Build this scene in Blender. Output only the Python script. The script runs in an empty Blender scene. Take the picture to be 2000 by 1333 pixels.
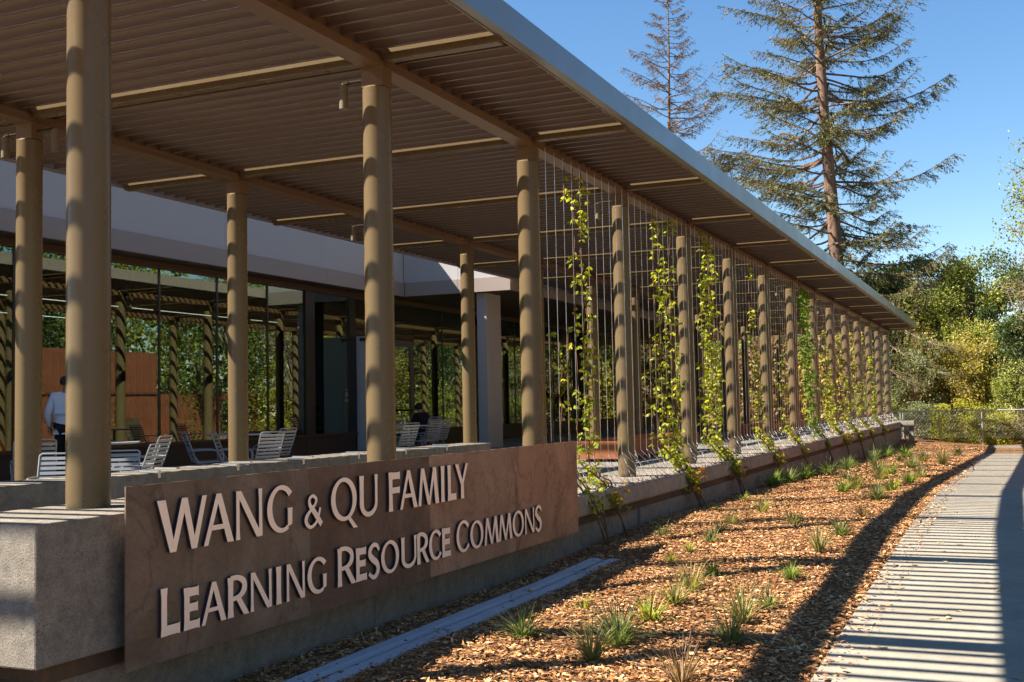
import bpy, bmesh, math, random
import numpy as np
from mathutils import Vector, Matrix

SC = bpy.context.scene
COL = SC.collection
rnd = random.Random(7)
RNG = np.random.default_rng(11)
PI = math.pi

# ------------------------------------------------------------------ camera, sky, sun, exposure
YAW, PITCH, ROLL = .4132, .0576, -.0199
cy, sy, cp, sp = math.cos(YAW), math.sin(YAW), math.cos(PITCH), math.sin(PITCH)
fwd = Vector((-sy * cp, cy * cp, sp))
right = Vector((cy, sy, 0))
up = right.cross(fwd)
r2 = right * math.cos(ROLL) + up * math.sin(ROLL)
u2 = up * math.cos(ROLL) - right * math.sin(ROLL)
cd = bpy.data.cameras.new('camera')
cam = bpy.data.objects.new('camera', cd)
COL.objects.link(cam)
cam.matrix_world = Matrix(((r2.x, u2.x, -fwd.x, 0), (r2.y, u2.y, -fwd.y, 0), (r2.z, u2.z, -fwd.z, 0), (0, 0, 0, 1)))
cd.sensor_width = 36
cd.lens = 2213.466 / 2000 * 36
cd.clip_end = 2000
SC.camera = cam

SUN_DIR = Vector((.80, .50, -1)).normalized()          # the way the light travels
elev = math.asin(-SUN_DIR.z)
azim = math.atan2(-SUN_DIR.x, -SUN_DIR.y)
W = bpy.data.worlds.new('World')
SC.world = W
W.use_nodes = True
wt = W.node_tree
for n in list(wt.nodes):
    wt.nodes.remove(n)
wo = wt.nodes.new('ShaderNodeOutputWorld')
bg = wt.nodes.new('ShaderNodeBackground')
sky = wt.nodes.new('ShaderNodeTexSky')
sky.sky_type = 'NISHITA'
sky.sun_disc = False
sky.sun_elevation = elev
sky.sun_rotation = azim % (2 * PI)
sky.air_density = 1.0
sky.dust_density = .0
sky.ozone_density = 2.2
bg.inputs['Strength'].default_value = .05
hs = wt.nodes.new('ShaderNodeHueSaturation')
hs.inputs['Saturation'].default_value = 1.2
wt.links.new(sky.outputs[0], hs.inputs['Color'])
wt.links.new(hs.outputs[0], bg.inputs[0])
wt.links.new(bg.outputs[0], wo.inputs[0])
sd = bpy.data.lights.new('sun', 'SUN')
sd.energy = 5.0
sd.angle = math.radians(.53)
sd.color = (1, .91, .78)
so = bpy.data.objects.new('sun', sd)
so.rotation_euler = SUN_DIR.to_track_quat('-Z', 'Y').to_euler()
so.location = (-20, -20, 40)
COL.objects.link(so)
SC.view_settings.view_transform = 'Standard'
SC.view_settings.look = 'None'
SC.view_settings.exposure = 1.92
SC.view_settings.gamma = 1
SC.view_settings.use_curve_mapping = False

# ------------------------------------------------------------------ layout numbers (metres; the eye is the origin)
S = 3.6796          # column spacing
Y0 = 5.5537         # first column
XF, XB = -5.4, -9.8355
ZT, ZB = 3.2274, -1.1041
PL = -.587          # top of the low walls
XE = -4.86          # terrace edge
XG = -16.0          # glass line


def zr(y):
    return float(np.interp(y, [-20, 0, 7, 14, 20, 30, 50, 60, 90], [-1.78, -1.74, -1.67, -1.52, -1.55, -1.8, -2.28, -2.3, -2.2]))


def zw(y):
    return float(np.interp(y, [-20, 0, 8, 11, 16, 24, 48, 52, 60, 90], [-1.84, -1.84, -1.83, -1.86, -1.72, -1.8, -2.15, -2.15, -1.85, -2.0]))


def ground(x, y):
    t = min(1, max(0, (x + 4.95) / 3.85)) ** .8
    z = zw(y) + (zr(y) - zw(y)) * t
    if x > 1.6:
        z += min(.5, (x - 1.6) * .03)
    return z


# ------------------------------------------------------------------ mesh helpers
class MB:
    def __init__(self):
        self.v = []
        self.f = []

    def box(self, x0, x1, y0, y1, z0, z1):
        b = len(self.v)
        self.v += [(x0, y0, z0), (x1, y0, z0), (x1, y1, z0), (x0, y1, z0), (x0, y0, z1), (x1, y0, z1), (x1, y1, z1), (x0, y1, z1)]
        self.f += [tuple(b + i for i in q) for q in ((0, 3, 2, 1), (4, 5, 6, 7), (0, 1, 5, 4), (1, 2, 6, 5), (2, 3, 7, 6), (3, 0, 4, 7))]
        return self

    def tube(self, pts, rad, n=8, cap=True):
        pts = [Vector(p) for p in pts]
        if not hasattr(rad, '__len__'):
            rad = [rad] * len(pts)
        b = len(self.v)
        ref = None
        for i, p in enumerate(pts):
            a = pts[max(0, i - 1)]
            c = pts[min(len(pts) - 1, i + 1)]
            t = (c - a)
            if t.length < 1e-9:
                t = Vector((0, 0, 1))
            t.normalize()
            if ref is None:
                ref = Vector((0, 0, 1)) if abs(t.z) < .9 else Vector((1, 0, 0))
            s = t.cross(ref)
            if s.length < 1e-6:
                s = t.orthogonal()
            s.normalize()
            ref = s.cross(t)
            w = t.cross(s)
            for k in range(n):
                an = 2 * PI * k / n
                self.v.append(tuple(p + (s * math.cos(an) + w * math.sin(an)) * rad[i]))
        for i in range(len(pts) - 1):
            for k in range(n):
                k2 = (k + 1) % n
                self.f.append((b + i * n + k, b + i * n + k2, b + (i + 1) * n + k2, b + (i + 1) * n + k))
        if cap:
            self.f.append(tuple(b + k for k in range(n))[::-1])
            e = b + (len(pts) - 1) * n
            self.f.append(tuple(e + k for k in range(n)))
        return self

    def cyl(self, x, y, z0, z1, r, n=32, r1=None):
        return self.tube([(x, y, z0), (x, y, z1)], [r, r if r1 is None else r1], n)

    def sweep(self, sec, p0, p1):
        """closed section [(a,z)] in the plane across p0->p1 (horizontal, along X or Y)"""
        b = len(self.v)
        n = len(sec)
        p0, p1 = Vector(p0), Vector(p1)
        d = (p1 - p0).normalized()
        s = Vector((-d.y, d.x, 0))
        for p in (p0, p1):
            for a, z in sec:
                self.v.append(tuple(p + s * a + Vector((0, 0, z))))
        for k in range(n):
            k2 = (k + 1) % n
            self.f.append((b + k, b + k2, b + n + k2, b + n + k))
        self.f.append(tuple(b + k for k in range(n))[::-1])
        self.f.append(tuple(b + n + k for k in range(n)))
        return self

    def add(self, v, f):
        b = len(self.v)
        self.v += [tuple(p) for p in v]
        self.f += [tuple(b + i for i in q) for q in f]
        return self

    def mesh(self, name):
        me = bpy.data.meshes.new(name)
        me.from_pydata(self.v, [], self.f)
        bm = bmesh.new()
        bm.from_mesh(me)
        bmesh.ops.recalc_face_normals(bm, faces=bm.faces)
        bm.to_mesh(me)
        bm.free()
        return me


def smooth(me, ang=40):
    me.polygons.foreach_set('use_smooth', [True] * len(me.polygons))
    try:
        me.set_sharp_from_angle(angle=math.radians(ang))
    except Exception:
        pass


def link(name, me, m=None, parent=None, loc=None, rz=0):
    o = bpy.data.objects.new(name, me)
    COL.objects.link(o)
    if m is not None and len(me.materials) == 0:
        me.materials.append(m)
    if parent is not None:
        o.parent = parent
    if loc is not None:
        o.location = loc
    if rz:
        o.rotation_euler = (0, 0, rz)
    return o


def obj(name, mb, m, parent=None, sm=False, bevel=0, loc=None, rz=0, seg=2):
    me = mb.mesh(name)
    if sm:
        smooth(me)
    o = link(name, me, m, parent, loc, rz)
    if bevel:
        md = o.modifiers.new('bevel', 'BEVEL')
        md.width = bevel
        md.segments = seg
        md.limit_method = 'ANGLE'
    return o


def thing(name, label, cat, loc=(0, 0, 0), rz=0, group=None):
    o = bpy.data.objects.new(name, None)
    o.empty_display_size = .2
    COL.objects.link(o)
    o.location = loc
    o.rotation_euler = (0, 0, rz)
    return tag(o, label, cat, group)


def tag(o, label, cat, group=None, kind=None):
    o['label'] = label
    o['category'] = cat
    if group:
        o['group'] = group
    if kind:
        o['kind'] = kind
    return o


def copy_tree(o, parent=None):
    c = o.copy()
    COL.objects.link(c)
    c.parent = parent
    for ch in list(o.children):
        copy_tree(ch, c)
    return c


def np_mesh(name, V, F):
    """V (n,3), F (m,k)"""
    me = bpy.data.meshes.new(name)
    V = np.asarray(V, np.float32)
    F = np.asarray(F, np.int32)
    k = F.shape[1]
    me.vertices.add(len(V))
    me.vertices.foreach_set('co', V.ravel())
    me.loops.add(F.size)
    me.loops.foreach_set('vertex_index', F.ravel())
    me.polygons.add(len(F))
    me.polygons.foreach_set('loop_start', np.arange(0, F.size, k, dtype=np.int32))
    me.update(calc_edges=True)
    me.validate()
    return me


def unit(a):
    return a / np.maximum(np.linalg.norm(a, axis=1, keepdims=True), 1e-9)


def leaf_cards(C, L, Wd, U=None, rng=RNG, bend=.18):
    """diamond leaves, each folded along its middle: centre C, length L, width Wd, direction U"""
    n = len(C)
    if U is None:
        U = rng.normal(size=(n, 3))
    U = unit(U)
    R = unit(np.cross(U, rng.normal(size=(n, 3))))
    N = np.cross(U, R)
    L = np.broadcast_to(np.asarray(L, float), (n,))[:, None]
    Wd = np.broadcast_to(np.asarray(Wd, float), (n,))[:, None]
    a = C - U * L / 2
    c = C + U * L / 2
    b = C + R * Wd / 2 + N * Wd * bend
    d = C - R * Wd / 2 + N * Wd * bend
    V = np.stack([a, b, c, d], 1).reshape(-1, 3)
    i = np.arange(n)[:, None] * 4
    F = np.concatenate([i + [[0, 1, 2]], i + [[0, 2, 3]]], 1).reshape(-1, 3)
    return V, F


# ------------------------------------------------------------------ materials
def newmat(name):
    m = bpy.data.materials.new(name)
    m.use_nodes = True
    nt = m.node_tree
    for n in list(nt.nodes):
        nt.nodes.remove(n)
    out = nt.nodes.new('ShaderNodeOutputMaterial')
    return m, nt, out


def N(nt, t, **kw):
    n = nt.nodes.new(t)
    for k, v in kw.items():
        if k in n.inputs.keys():
            n.inputs[k].default_value = v
        else:
            setattr(n, k, v)
    return n


def ramp(nt, fac, stops, interp='LINEAR'):
    r = nt.nodes.new('ShaderNodeValToRGB')
    r.color_ramp.interpolation = interp
    el = r.color_ramp.elements
    while len(el) < len(stops):
        el.new(.5)
    for e, (p, c) in zip(el, stops):
        e.position = p
        e.color = (*c, 1) if len(c) == 3 else c
    nt.links.new(fac, r.inputs[0])
    return r.outputs[0]


def mixc(nt, fac, a, b, mode='MIX'):
    n = nt.nodes.new('ShaderNodeMix')
    n.data_type = 'RGBA'
    n.blend_type = mode
    for s, v in ((n.inputs[0], fac), (n.inputs[6], a), (n.inputs[7], b)):
        if isinstance(v, (int, float)):
            s.default_value = v
        elif isinstance(v, tuple):
            s.default_value = (*v, 1) if len(v) == 3 else v
        else:
            nt.links.new(v, s)
    return n.outputs[2]


def coords(nt, scale=(1, 1, 1), kind='Object'):
    tc = nt.nodes.new('ShaderNodeTexCoord')
    mp = nt.nodes.new('ShaderNodeMapping')
    mp.inputs['Scale'].default_value = scale
    nt.links.new(tc.outputs[kind], mp.inputs[0])
    return mp.outputs[0]


def noise(nt, co, scale, detail=4, rough=.55, dist=0):
    n = N(nt, 'ShaderNodeTexNoise')
    n.inputs['Scale'].default_value = scale
    n.inputs['Detail'].default_value = detail
    n.inputs['Roughness'].default_value = rough
    n.inputs['Distortion'].default_value = dist
    nt.links.new(co, n.inputs['Vector'])
    return n.outputs['Fac']


def bump(nt, h, strength=.3, dist=.01):
    b = N(nt, 'ShaderNodeBump')
    b.inputs['Strength'].default_value = strength
    b.inputs['Distance'].default_value = dist
    nt.links.new(h, b.inputs['Height'])
    return b.outputs[0]


def principled(nt, out, col, rough=.6, metal=0, spec=.5, normal=None):
    p = N(nt, 'ShaderNodeBsdfPrincipled')
    if isinstance(col, tuple):
        p.inputs['Base Color'].default_value = (*col, 1)
    else:
        nt.links.new(col, p.inputs['Base Color'])
    if isinstance(rough, (int, float)):
        p.inputs['Roughness'].default_value = rough
    else:
        nt.links.new(rough, p.inputs['Roughness'])
    p.inputs['Metallic'].default_value = metal
    p.inputs['Specular IOR Level'].default_value = spec
    if normal is not None:
        nt.links.new(normal, p.inputs['Normal'])
    nt.links.new(p.outputs[0], out.inputs[0])
    return p


def paint(name, col, rough=.4, var=.12, metal=0, spec=.5, bumpy=.12):
    if metal < .5:
        col = tuple(x * .58 for x in col)
    m, nt, out = newmat(name)
    co = coords(nt, kind='Object')
    n1 = noise(nt, co, 1.7, 5)
    n2 = noise(nt, co, 160, 2)
    c = mixc(nt, n1, tuple(x * (1 - var) for x in col), tuple(min(1, x * (1 + var)) for x in col))
    rr = N(nt, 'ShaderNodeMapRange')
    rr.inputs[3].default_value = rough - .08
    rr.inputs[4].default_value = rough + .1
    nt.links.new(n1, rr.inputs[0])
    principled(nt, out, c, rr.outputs[0], metal, spec, bump(nt, n2, bumpy, .002))
    return m


def concrete(name, col, grain=1.0, pits=1.0, stain=(.7, .66, .6), kind='Object', rough=.85):
    col = tuple(x * .60 for x in col)
    m, nt, out = newmat(name)
    co = coords(nt, kind=kind)
    big = noise(nt, co, .9, 6, .6, .4)
    mid = noise(nt, co, 11, 6, .65)
    fine = noise(nt, co, 95, 3, .7)
    str_ = noise(nt, coords(nt, (3, 3, .35), kind), 2.2, 5, .6)
    c = mixc(nt, ramp(nt, big, [(.3, (0, 0, 0)), (.75, (1, 1, 1))]), col, tuple(x * s for x, s in zip(col, stain)))
    c = mixc(nt, ramp(nt, str_, [(.45, (0, 0, 0)), (.8, (.5, .5, .5))]), c, tuple(x * .72 for x in col))
    c = mixc(nt, .55 * grain, c, ramp(nt, mid, [(.3, (.45, .44, .42)), (.7, (1.25, 1.24, 1.2))]), 'MULTIPLY')
    c = mixc(nt, .6 * grain, c, ramp(nt, fine, [(.3, (.45, .45, .45)), (.7, (1.35, 1.35, 1.35))]), 'MULTIPLY')
    vo = N(nt, 'ShaderNodeTexVoronoi')
    vo.inputs['Scale'].default_value = 34
    nt.links.new(co, vo.inputs['Vector'])
    gate = ramp(nt, noise(nt, co, 3.2, 3, .6), [(.42, (.0, .0, .0)), (.68, (.17, .17, .17))])
    df = N(nt, 'ShaderNodeMath', operation='SUBTRACT')
    nt.links.new(vo.outputs['Distance'], df.inputs[0])
    nt.links.new(gate, df.inputs[1])
    pit = ramp(nt, df.outputs[0], [(.02, (.42, .40, .37)), (.09, (1, 1, 1))])
    c = mixc(nt, min(1, .75 * pits), c, pit, 'MULTIPLY')
    h = N(nt, 'ShaderNodeMath', operation='ADD')
    nt.links.new(fine, h.inputs[0])
    nt.links.new(mid, h.inputs[1])
    h2 = N(nt, 'ShaderNodeMath', operation='MULTIPLY_ADD')
    nt.links.new(pit, h2.inputs[0])
    h2.inputs[1].default_value = .8 * pits
    nt.links.new(h.outputs[0], h2.inputs[2])
    principled(nt, out, c, rough, 0, .25, bump(nt, h2.outputs[0], .55 * grain, .008))
    return m


def leafmat(name, cols, trans=.45, rough=.5):
    cols = [tuple(x * .85 for x in q) for q in cols]
    m, nt, out = newmat(name)
    g = N(nt, 'ShaderNodeNewGeometry')
    n = len(cols)
    c = ramp(nt, g.outputs['Random Per Island'], [((i + .5) / n, k) for i, k in enumerate(cols)])
    lo = noise(nt, coords(nt, kind='Object'), .55, 3)
    c = mixc(nt, .7, c, ramp(nt, lo, [(.3, (.55, .6, .55)), (.7, (1.3, 1.25, 1.1))]), 'MULTIPLY')
    d = N(nt, 'ShaderNodeBsdfPrincipled')
    nt.links.new(c, d.inputs['Base Color'])
    d.inputs['Roughness'].default_value = rough
    d.inputs['Specular IOR Level'].default_value = .3
    t = N(nt, 'ShaderNodeBsdfTranslucent')
    tcol = mixc(nt, 1.0, c, (1.5, 1.55, .7), 'MULTIPLY')
    nt.links.new(tcol, t.inputs[0])
    mx = N(nt, 'ShaderNodeMixShader')
    mx.inputs[0].default_value = trans
    nt.links.new(d.outputs[0], mx.inputs[1])
    nt.links.new(t.outputs[0], mx.inputs[2])
    nt.links.new(mx.outputs[0], out.inputs[0])
    return m


def bark(name, col, sc=6):
    m, nt, out = newmat(name)
    co = coords(nt, (1, 1, .12), 'Object')
    n = noise(nt, co, sc, 6, .7, .3)
    c = mixc(nt, ramp(nt, n, [(.35, (0, 0, 0)), (.65, (1, 1, 1))]), tuple(x * .45 for x in col), tuple(x * 1.25 for x in col))
    principled(nt, out, c, .9, 0, .15, bump(nt, n, .8, .03))
    return m


M = {}
M['khaki'] = paint('khaki_paint', (.20, .142, .074), .27, .1, 0, .28, .18)
M['khaki_roof'] = paint('khaki_roof_paint', (.215, .125, .060), .38, .12, 0, .45, .1)
M['fascia_metal'] = paint('fascia_metal', (.21, .215, .22), .32, .02, .8, .5, .0)
M['concrete'] = concrete('sandblasted_concrete', (.43, .39, .34), 1.1, 1.0)
M['coping'] = concrete('coping_concrete', (.62, .54, .47), 1.0, .7)
M['concrete_base'] = concrete('lower_wall_concrete', (.46, .40, .345), 1.0, 1.3)
M['terrace'] = concrete('terrace_concrete', (.48, .45, .40), .4, .15)
M['path'] = concrete('path_concrete', (.50, .45, .365), .45, .12, (.74, .73, .71), 'Object', .8)
M['dark_joint'] = concrete('recess_concrete', (.20, .13, .085), .8, .5)
M['white_panel'] = paint('pale_grey_panel', (.50, .49, .50), .5, .04, 0, .4, .05)
M['taupe_band'] = paint('taupe_band', (.36, .30, .265), .5, .05, 0, .4, .05)
M['brown_frame'] = paint('brown_metal_frame', (.085, .05, .032), .4, .1, 0, .4, .05)
M['base_panel'] = paint('brown_base_panel', (.075, .05, .038), .55, .2, 0, .3, .1)
M['mullion'] = paint('dark_mullion', (.018, .017, .017), .35, .1, 0, .5, .03)
M['door_white'] = paint('pale_door_paint', (.55, .55, .58), .45, .04, 0, .4, .04)
M['door_grey'] = paint('grey_door_frame', (.16, .15, .17), .45, .06, 0, .4, .04)
M['soffit'] = paint('soffit_board', (.11, .08, .048), .55, .25, 0, .3, .1)
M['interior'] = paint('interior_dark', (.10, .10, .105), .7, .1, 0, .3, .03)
M['steel'] = paint('brushed_steel', (.62, .63, .64), .3, .05, 1, .5, .05)
M['cable'] = paint('stainless_cable', (.70, .70, .69), .28, .05, .9, .5, .02)
M['chair'] = paint('pale_chair_paint', (.40, .43, .49), .38, .05, .25, .5, .06)
M['table'] = paint('table_top_paint', (.50, .51, .53), .4, .05, .1, .5, .04)
M['galv'] = paint('galvanised_fence', (.38, .39, .40), .45, .15, .6, .5, .1)
M['drain'] = paint('galvanised_drain', (.70, .79, .90), .42, .12, 0, .5, .2)
M['black'] = paint('black_fitting', (.012, .012, .012), .4, .1)
M['lamp_arm'] = paint('lamp_arm', (.07, .055, .04), .9, .1, 0, .05, 0)
M['hook'] = paint('dark_hook', (.05, .045, .04), .5, .1)
M['chalk'] = paint('yellow_crayon', (.34, .25, .03), .9, .2)
M['lamp_body'] = paint('bronze_lamp', (.20, .15, .09), .5, .1, 0, .5, .06)


def corten(name, base, dark, rust, seed, veins=1.0):
    base, dark, rust = [tuple(x * .62 for x in q) for q in (base, dark, rust)]
    m, nt, out = newmat(name)
    tc = N(nt, 'ShaderNodeTexCoord')
    mp = N(nt, 'ShaderNodeMapping')
    mp.inputs['Location'].default_value = (seed * 3.1, seed * 1.7, seed * .9)
    nt.links.new(tc.outputs['Object'], mp.inputs[0])
    co = mp.outputs[0]
    a = noise(nt, co, 1.4, 7, .62, 1.2)
    b = noise(nt, co, 9, 6, .7, .6)
    f = noise(nt, co, 70, 3, .7)
    c = mixc(nt, ramp(nt, a, [(.32, (0, 0, 0)), (.68, (1, 1, 1))]), dark, base)
    c = mixc(nt, ramp(nt, b, [(.5, (0, 0, 0)), (.75, (.75, .75, .75))]), c, rust)
    # thin veins where a warped noise crosses one value, as runs of rust leave
    v = noise(nt, co, .62, 6, .6, 1.6)
    line = ramp(nt, v, [(.485, (1, 1, 1)), (.4975, (.25, .2, .18)), (.503, (.25, .2, .18)), (.518, (1, 1, 1))])
    c = mixc(nt, .5 * veins, c, line, 'MULTIPLY')
    v2 = noise(nt, coords(nt, (1, .9, 2.2), 'Object'), 1.3 + seed * .13, 6, .6, 1.0)
    line2 = ramp(nt, v2, [(.56, (1, 1, 1)), (.567, (.45, .36, .3)), (.575, (1, 1, 1))])
    c = mixc(nt, .4 * veins, c, line2, 'MULTIPLY')
    c = mixc(nt, .5, c, ramp(nt, f, [(.3, (.6, .58, .56)), (.7, (1.25, 1.2, 1.15))]), 'MULTIPLY')
    principled(nt, out, c, .62, .15, .35, bump(nt, b, .12, .006))
    return m


SIGN_M = [corten('weathered_plate_one', (.38, .29, .22), (.20, .14, .10), (.25, .145, .085), 1, .7),
          corten('weathered_plate_two', (.28, .185, .135), (.165, .10, .075), (.26, .135, .08), 2, .5),
          corten('weathered_plate_three', (.66, .42, .29), (.42, .24, .155), (.50, .25, .145), 3, .6),
          corten('weathered_plate_four', (.68, .38, .24), (.40, .20, .115), (.58, .26, .13), 4, .9)]
M['rust'] = corten('orange_weathering_steel', (.46, .17, .07), (.33, .115, .045), (.52, .21, .075), 6, .3)
M['barn'] = corten('red_brown_cladding', (.34, .115, .06), (.25, .082, .045), (.38, .14, .075), 7, .2)
M['barn_dark'] = paint('barn_dark', (.12, .045, .028), .7)

m, nt, out = newmat('copper_letter')
f = noise(nt, coords(nt), 60, 3)
principled(nt, out, mixc(nt, f, (.93, .78, .68), (.97, .85, .75)), .42, .3, .6)
M['letter'] = m
m, nt, out = newmat('letter_edge')
M['letter_edge'] = m
principled(nt, out, (.05, .055, .085), .35, .6, .5)

# window glass: part mirror, part dark see-through
m, nt, out = newmat('window_glass')
lw = N(nt, 'ShaderNodeLayerWeight')
lw.inputs['Blend'].default_value = .5
fc = N(nt, 'ShaderNodeMath', operation='POWER')
fc.inputs[1].default_value = 2.2
nt.links.new(lw.outputs['Facing'], fc.inputs[0])
mr = N(nt, 'ShaderNodeMapRange')
mr.inputs[3].default_value = .26
mr.inputs[4].default_value = .95
nt.links.new(fc.outputs[0], mr.inputs[0])
gl = N(nt, 'ShaderNodeBsdfGlossy')
gl.inputs['Roughness'].default_value = 0
gl.inputs['Color'].default_value = (.44, .51, .43, 1)
wav = noise(nt, coords(nt), .8, 1)
nt.links.new(bump(nt, wav, .03, .02), gl.inputs['Normal'])
tr = N(nt, 'ShaderNodeBsdfTransparent')
tr.inputs['Color'].default_value = (.66, .74, .70, 1)
mx = N(nt, 'ShaderNodeMixShader')
nt.links.new(mr.outputs[0], mx.inputs[0])
nt.links.new(tr.outputs[0], mx.inputs[1])
nt.links.new(gl.outputs[0], mx.inputs[2])
nt.links.new(mx.outputs[0], out.inputs[0])
M['glass'] = m

m, nt, out = newmat('lit_tube')
em = N(nt, 'ShaderNodeEmission')
em.inputs[0].default_value = (1, .95, .8, 1)
em.inputs[1].default_value = .55
nt.links.new(em.outputs[0], out.inputs[0])
M['lit'] = m

# ground: bark mulch between the chips
m, nt, out = newmat('bark_mulch')
co = coords(nt)
vo = N(nt, 'ShaderNodeTexVoronoi')
vo.inputs['Scale'].default_value = 24
vo.inputs['Randomness'].default_value = 1
w_ = N(nt, 'ShaderNodeTexNoise')
w_.inputs['Scale'].default_value = 9
nt.links.new(co, w_.inputs['Vector'])
wc = mixc(nt, .12, co, w_.outputs['Color'], 'LINEAR_LIGHT')
nt.links.new(wc, vo.inputs['Vector'])
cell = ramp(nt, vo.outputs['Color'], [(.1, (.10, .047, .022)), (.45, (.24, .12, .056)), (.8, (.38, .21, .11)), (.97, (.50, .33, .20))])
big = noise(nt, co, .6, 4)
c = mixc(nt, .5, cell, ramp(nt, big, [(.3, (.7, .68, .66)), (.7, (1.2, 1.15, 1.05))]), 'MULTIPLY')
h = N(nt, 'ShaderNodeMath', operation='ADD')
nt.links.new(vo.outputs['Distance'], h.inputs[0])
nt.links.new(noise(nt, co, 50, 4), h.inputs[1])
principled(nt, out, c, .95, 0, .1, bump(nt, h.outputs[0], .9, .03))
M['mulch'] = m
m, nt, out = newmat('bark_chips')
g = N(nt, 'ShaderNodeNewGeometry')
c = ramp(nt, g.outputs['Random Per Island'], [(.0, (.10, .038, .014)), (.25, (.26, .105, .036)), (.5, (.42, .195, .072)), (.8, (.58, .315, .135)), (.97, (.70, .47, .26))])
c = mixc(nt, .5, c, ramp(nt, noise(nt, coords(nt, (1, 1, 1)), 60, 3), [(.3, (.6, .6, .6)), (.7, (1.2, 1.2, 1.2))]), 'MULTIPLY')
c = mixc(nt, .8, c, ramp(nt, noise(nt, coords(nt), 1.1, 5, .65), [(.32, (.5, .46, .43)), (.55, (1.0, 1.0, 1.0)), (.75, (1.15, 1.1, 1.0))]), 'MULTIPLY')
principled(nt, out, c, .85, 0, .2)
M['chips'] = m

M['vine'] = leafmat('vine_leaf', [(.20, .27, .025), (.38, .42, .04), (.48, .47, .06), (.29, .36, .03), (.54, .48, .09)], .55)
M['vine_green'] = leafmat('vine_leaf_green', [(.10, .21, .025), (.18, .31, .035), (.26, .36, .04), (.13, .25, .025)], .5)
M['vine_orange'] = leafmat('vine_leaf_orange', [(.55, .22, .03), (.5, .30, .04), (.30, .27, .03)], .5)
M['stem'] = bark('vine_stem', (.16, .085, .05), 20)
M['oak'] = leafmat('oak_leaf', [(0.112, 0.154, 0.031), (0.244, 0.271, 0.053), (0.407, 0.399, 0.091), (0.183, 0.217, 0.041)], .3)
M['lime'] = leafmat('lime_leaf', [(.24, .28, .05), (.36, .37, .08), (.48, .45, .11), (.15, .19, .04), (.30, .27, .10)], .42)
M['oak_dark'] = leafmat('dark_leaf', [(0.028, 0.052, 0.017), (0.056, 0.091, 0.027), (0.091, 0.124, 0.037)], .25)
M['olive'] = leafmat('olive_leaf', [(0.310, 0.287, 0.055), (0.447, 0.380, 0.087), (0.596, 0.448, 0.098), (0.199, 0.207, 0.044), (0.522, 0.414, 0.218)], .4)
M['gold'] = leafmat('yellow_leaf', [(.36, .38, .045), (.48, .45, .06), (.25, .31, .04), (.50, .40, .07)], .5)
M['greygreen'] = leafmat('grey_green_leaf', [(0.199, 0.218, 0.109), (0.273, 0.287, 0.142), (0.137, 0.172, 0.076)], .3)
M['pinkish'] = leafmat('russet_leaf', [(.28, .14, .10), (.22, .16, .09), (.16, .18, .06), (.32, .2, .14)], .4)
M['needle'] = leafmat('redwood_needle', [(0.043, 0.069, 0.022), (0.075, 0.101, 0.028), (0.118, 0.132, 0.035), (0.161, 0.144, 0.033)], .2)
M['needle_dark'] = leafmat('shaded_needle', [(.022, .04, .016), (.035, .06, .02), (.05, .075, .025)], .15)
M['needle_brown'] = leafmat('dry_needle', [(.14, .085, .05), (.10, .08, .045), (.18, .11, .06), (.075, .08, .035)], .25)
M['redwood_bark'] = bark('redwood_bark', (.17, .11, .08), 5)
M['grey_bark'] = bark('grey_bark', (.22, .18, .14), 6)
M['pale_bark'] = bark('pale_bark', (.36, .30, .24), 6)
M['grass'] = leafmat('grass_blade_green', [(0.133, 0.187, 0.067), (0.223, 0.261, 0.097), (0.327, 0.336, 0.149), (0.164, 0.212, 0.081)], .35)
M['grass_straw'] = leafmat('grass_blade_straw', [(0.405, 0.324, 0.135), (0.297, 0.297, 0.108), (0.513, 0.419, 0.203), (0.203, 0.243, 0.068)], .35)
M['grass_yellow'] = leafmat('grass_blade_yellow', [(0.351, 0.378, 0.068), (0.446, 0.419, 0.095), (0.257, 0.324, 0.068)], .4)
M['grass_rust'] = leafmat('grass_blade_rust', [(.34, .20, .11), (.42, .29, .17), (.26, .15, .08)], .35)
M['grass_bright'] = leafmat('grass_blade_bright', [(0.171, 0.252, 0.049), (0.248, 0.333, 0.073), (0.327, 0.379, 0.097)], .4)
M['leaf_dry'] = leafmat('dry_fallen_leaf', [(.36, .23, .11), (.46, .36, .20), (.20, .11, .06)], .2)
M['leaf_pale'] = leafmat('pale_fallen_leaf', [(.58, .50, .33), (.52, .42, .24)], .2)
M['skin'] = paint('skin', (.42, .24, .16), .55)
M['shirt'] = paint('pale_blue_shirt', (.80, .92, 1.15), .85, .12, 0, .2, .2)
M['dark_cloth'] = paint('dark_cloth', (.02, .02, .024), .85, .1, 0, .2, .2)
M['cap'] = paint('navy_cap', (.018, .02, .03), .8)
M['shoe'] = paint('dark_shoe', (.03, .025, .02), .5)

# ------------------------------------------------------------------ ground, path, terrace
xs = sorted(set([-90, -70, -50, -35, -25, -16] + list(np.round(np.arange(-5.2, 2.01, .3), 3)) + [2.6, 3.5, 5, 8, 12, 18, 30, 50, 90]))
ys = sorted(set([-60, -40, -25, -15] + list(np.round(np.arange(-8, 20, .5), 3)) + list(range(20, 72, 1)) + [76, 82, 90, 110, 140, 200]))
V = [(x, y, ground(x, y) + (.02 * math.sin(x * 3.1 + y * 1.3) * math.sin(y * 2.3) if -4.7 < x < -1.4 else 0)) for y in ys for x in xs]
nx = len(xs)
F = [(j * nx + i, j * nx + i + 1, (j + 1) * nx + i + 1, (j + 1) * nx + i) for j in range(len(ys) - 1) for i in range(nx - 1)]
gmb = MB().add(V, F)
g_ = obj('ground', gmb, M['mulch'], sm=True)
g_['kind'] = 'structure'

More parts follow.
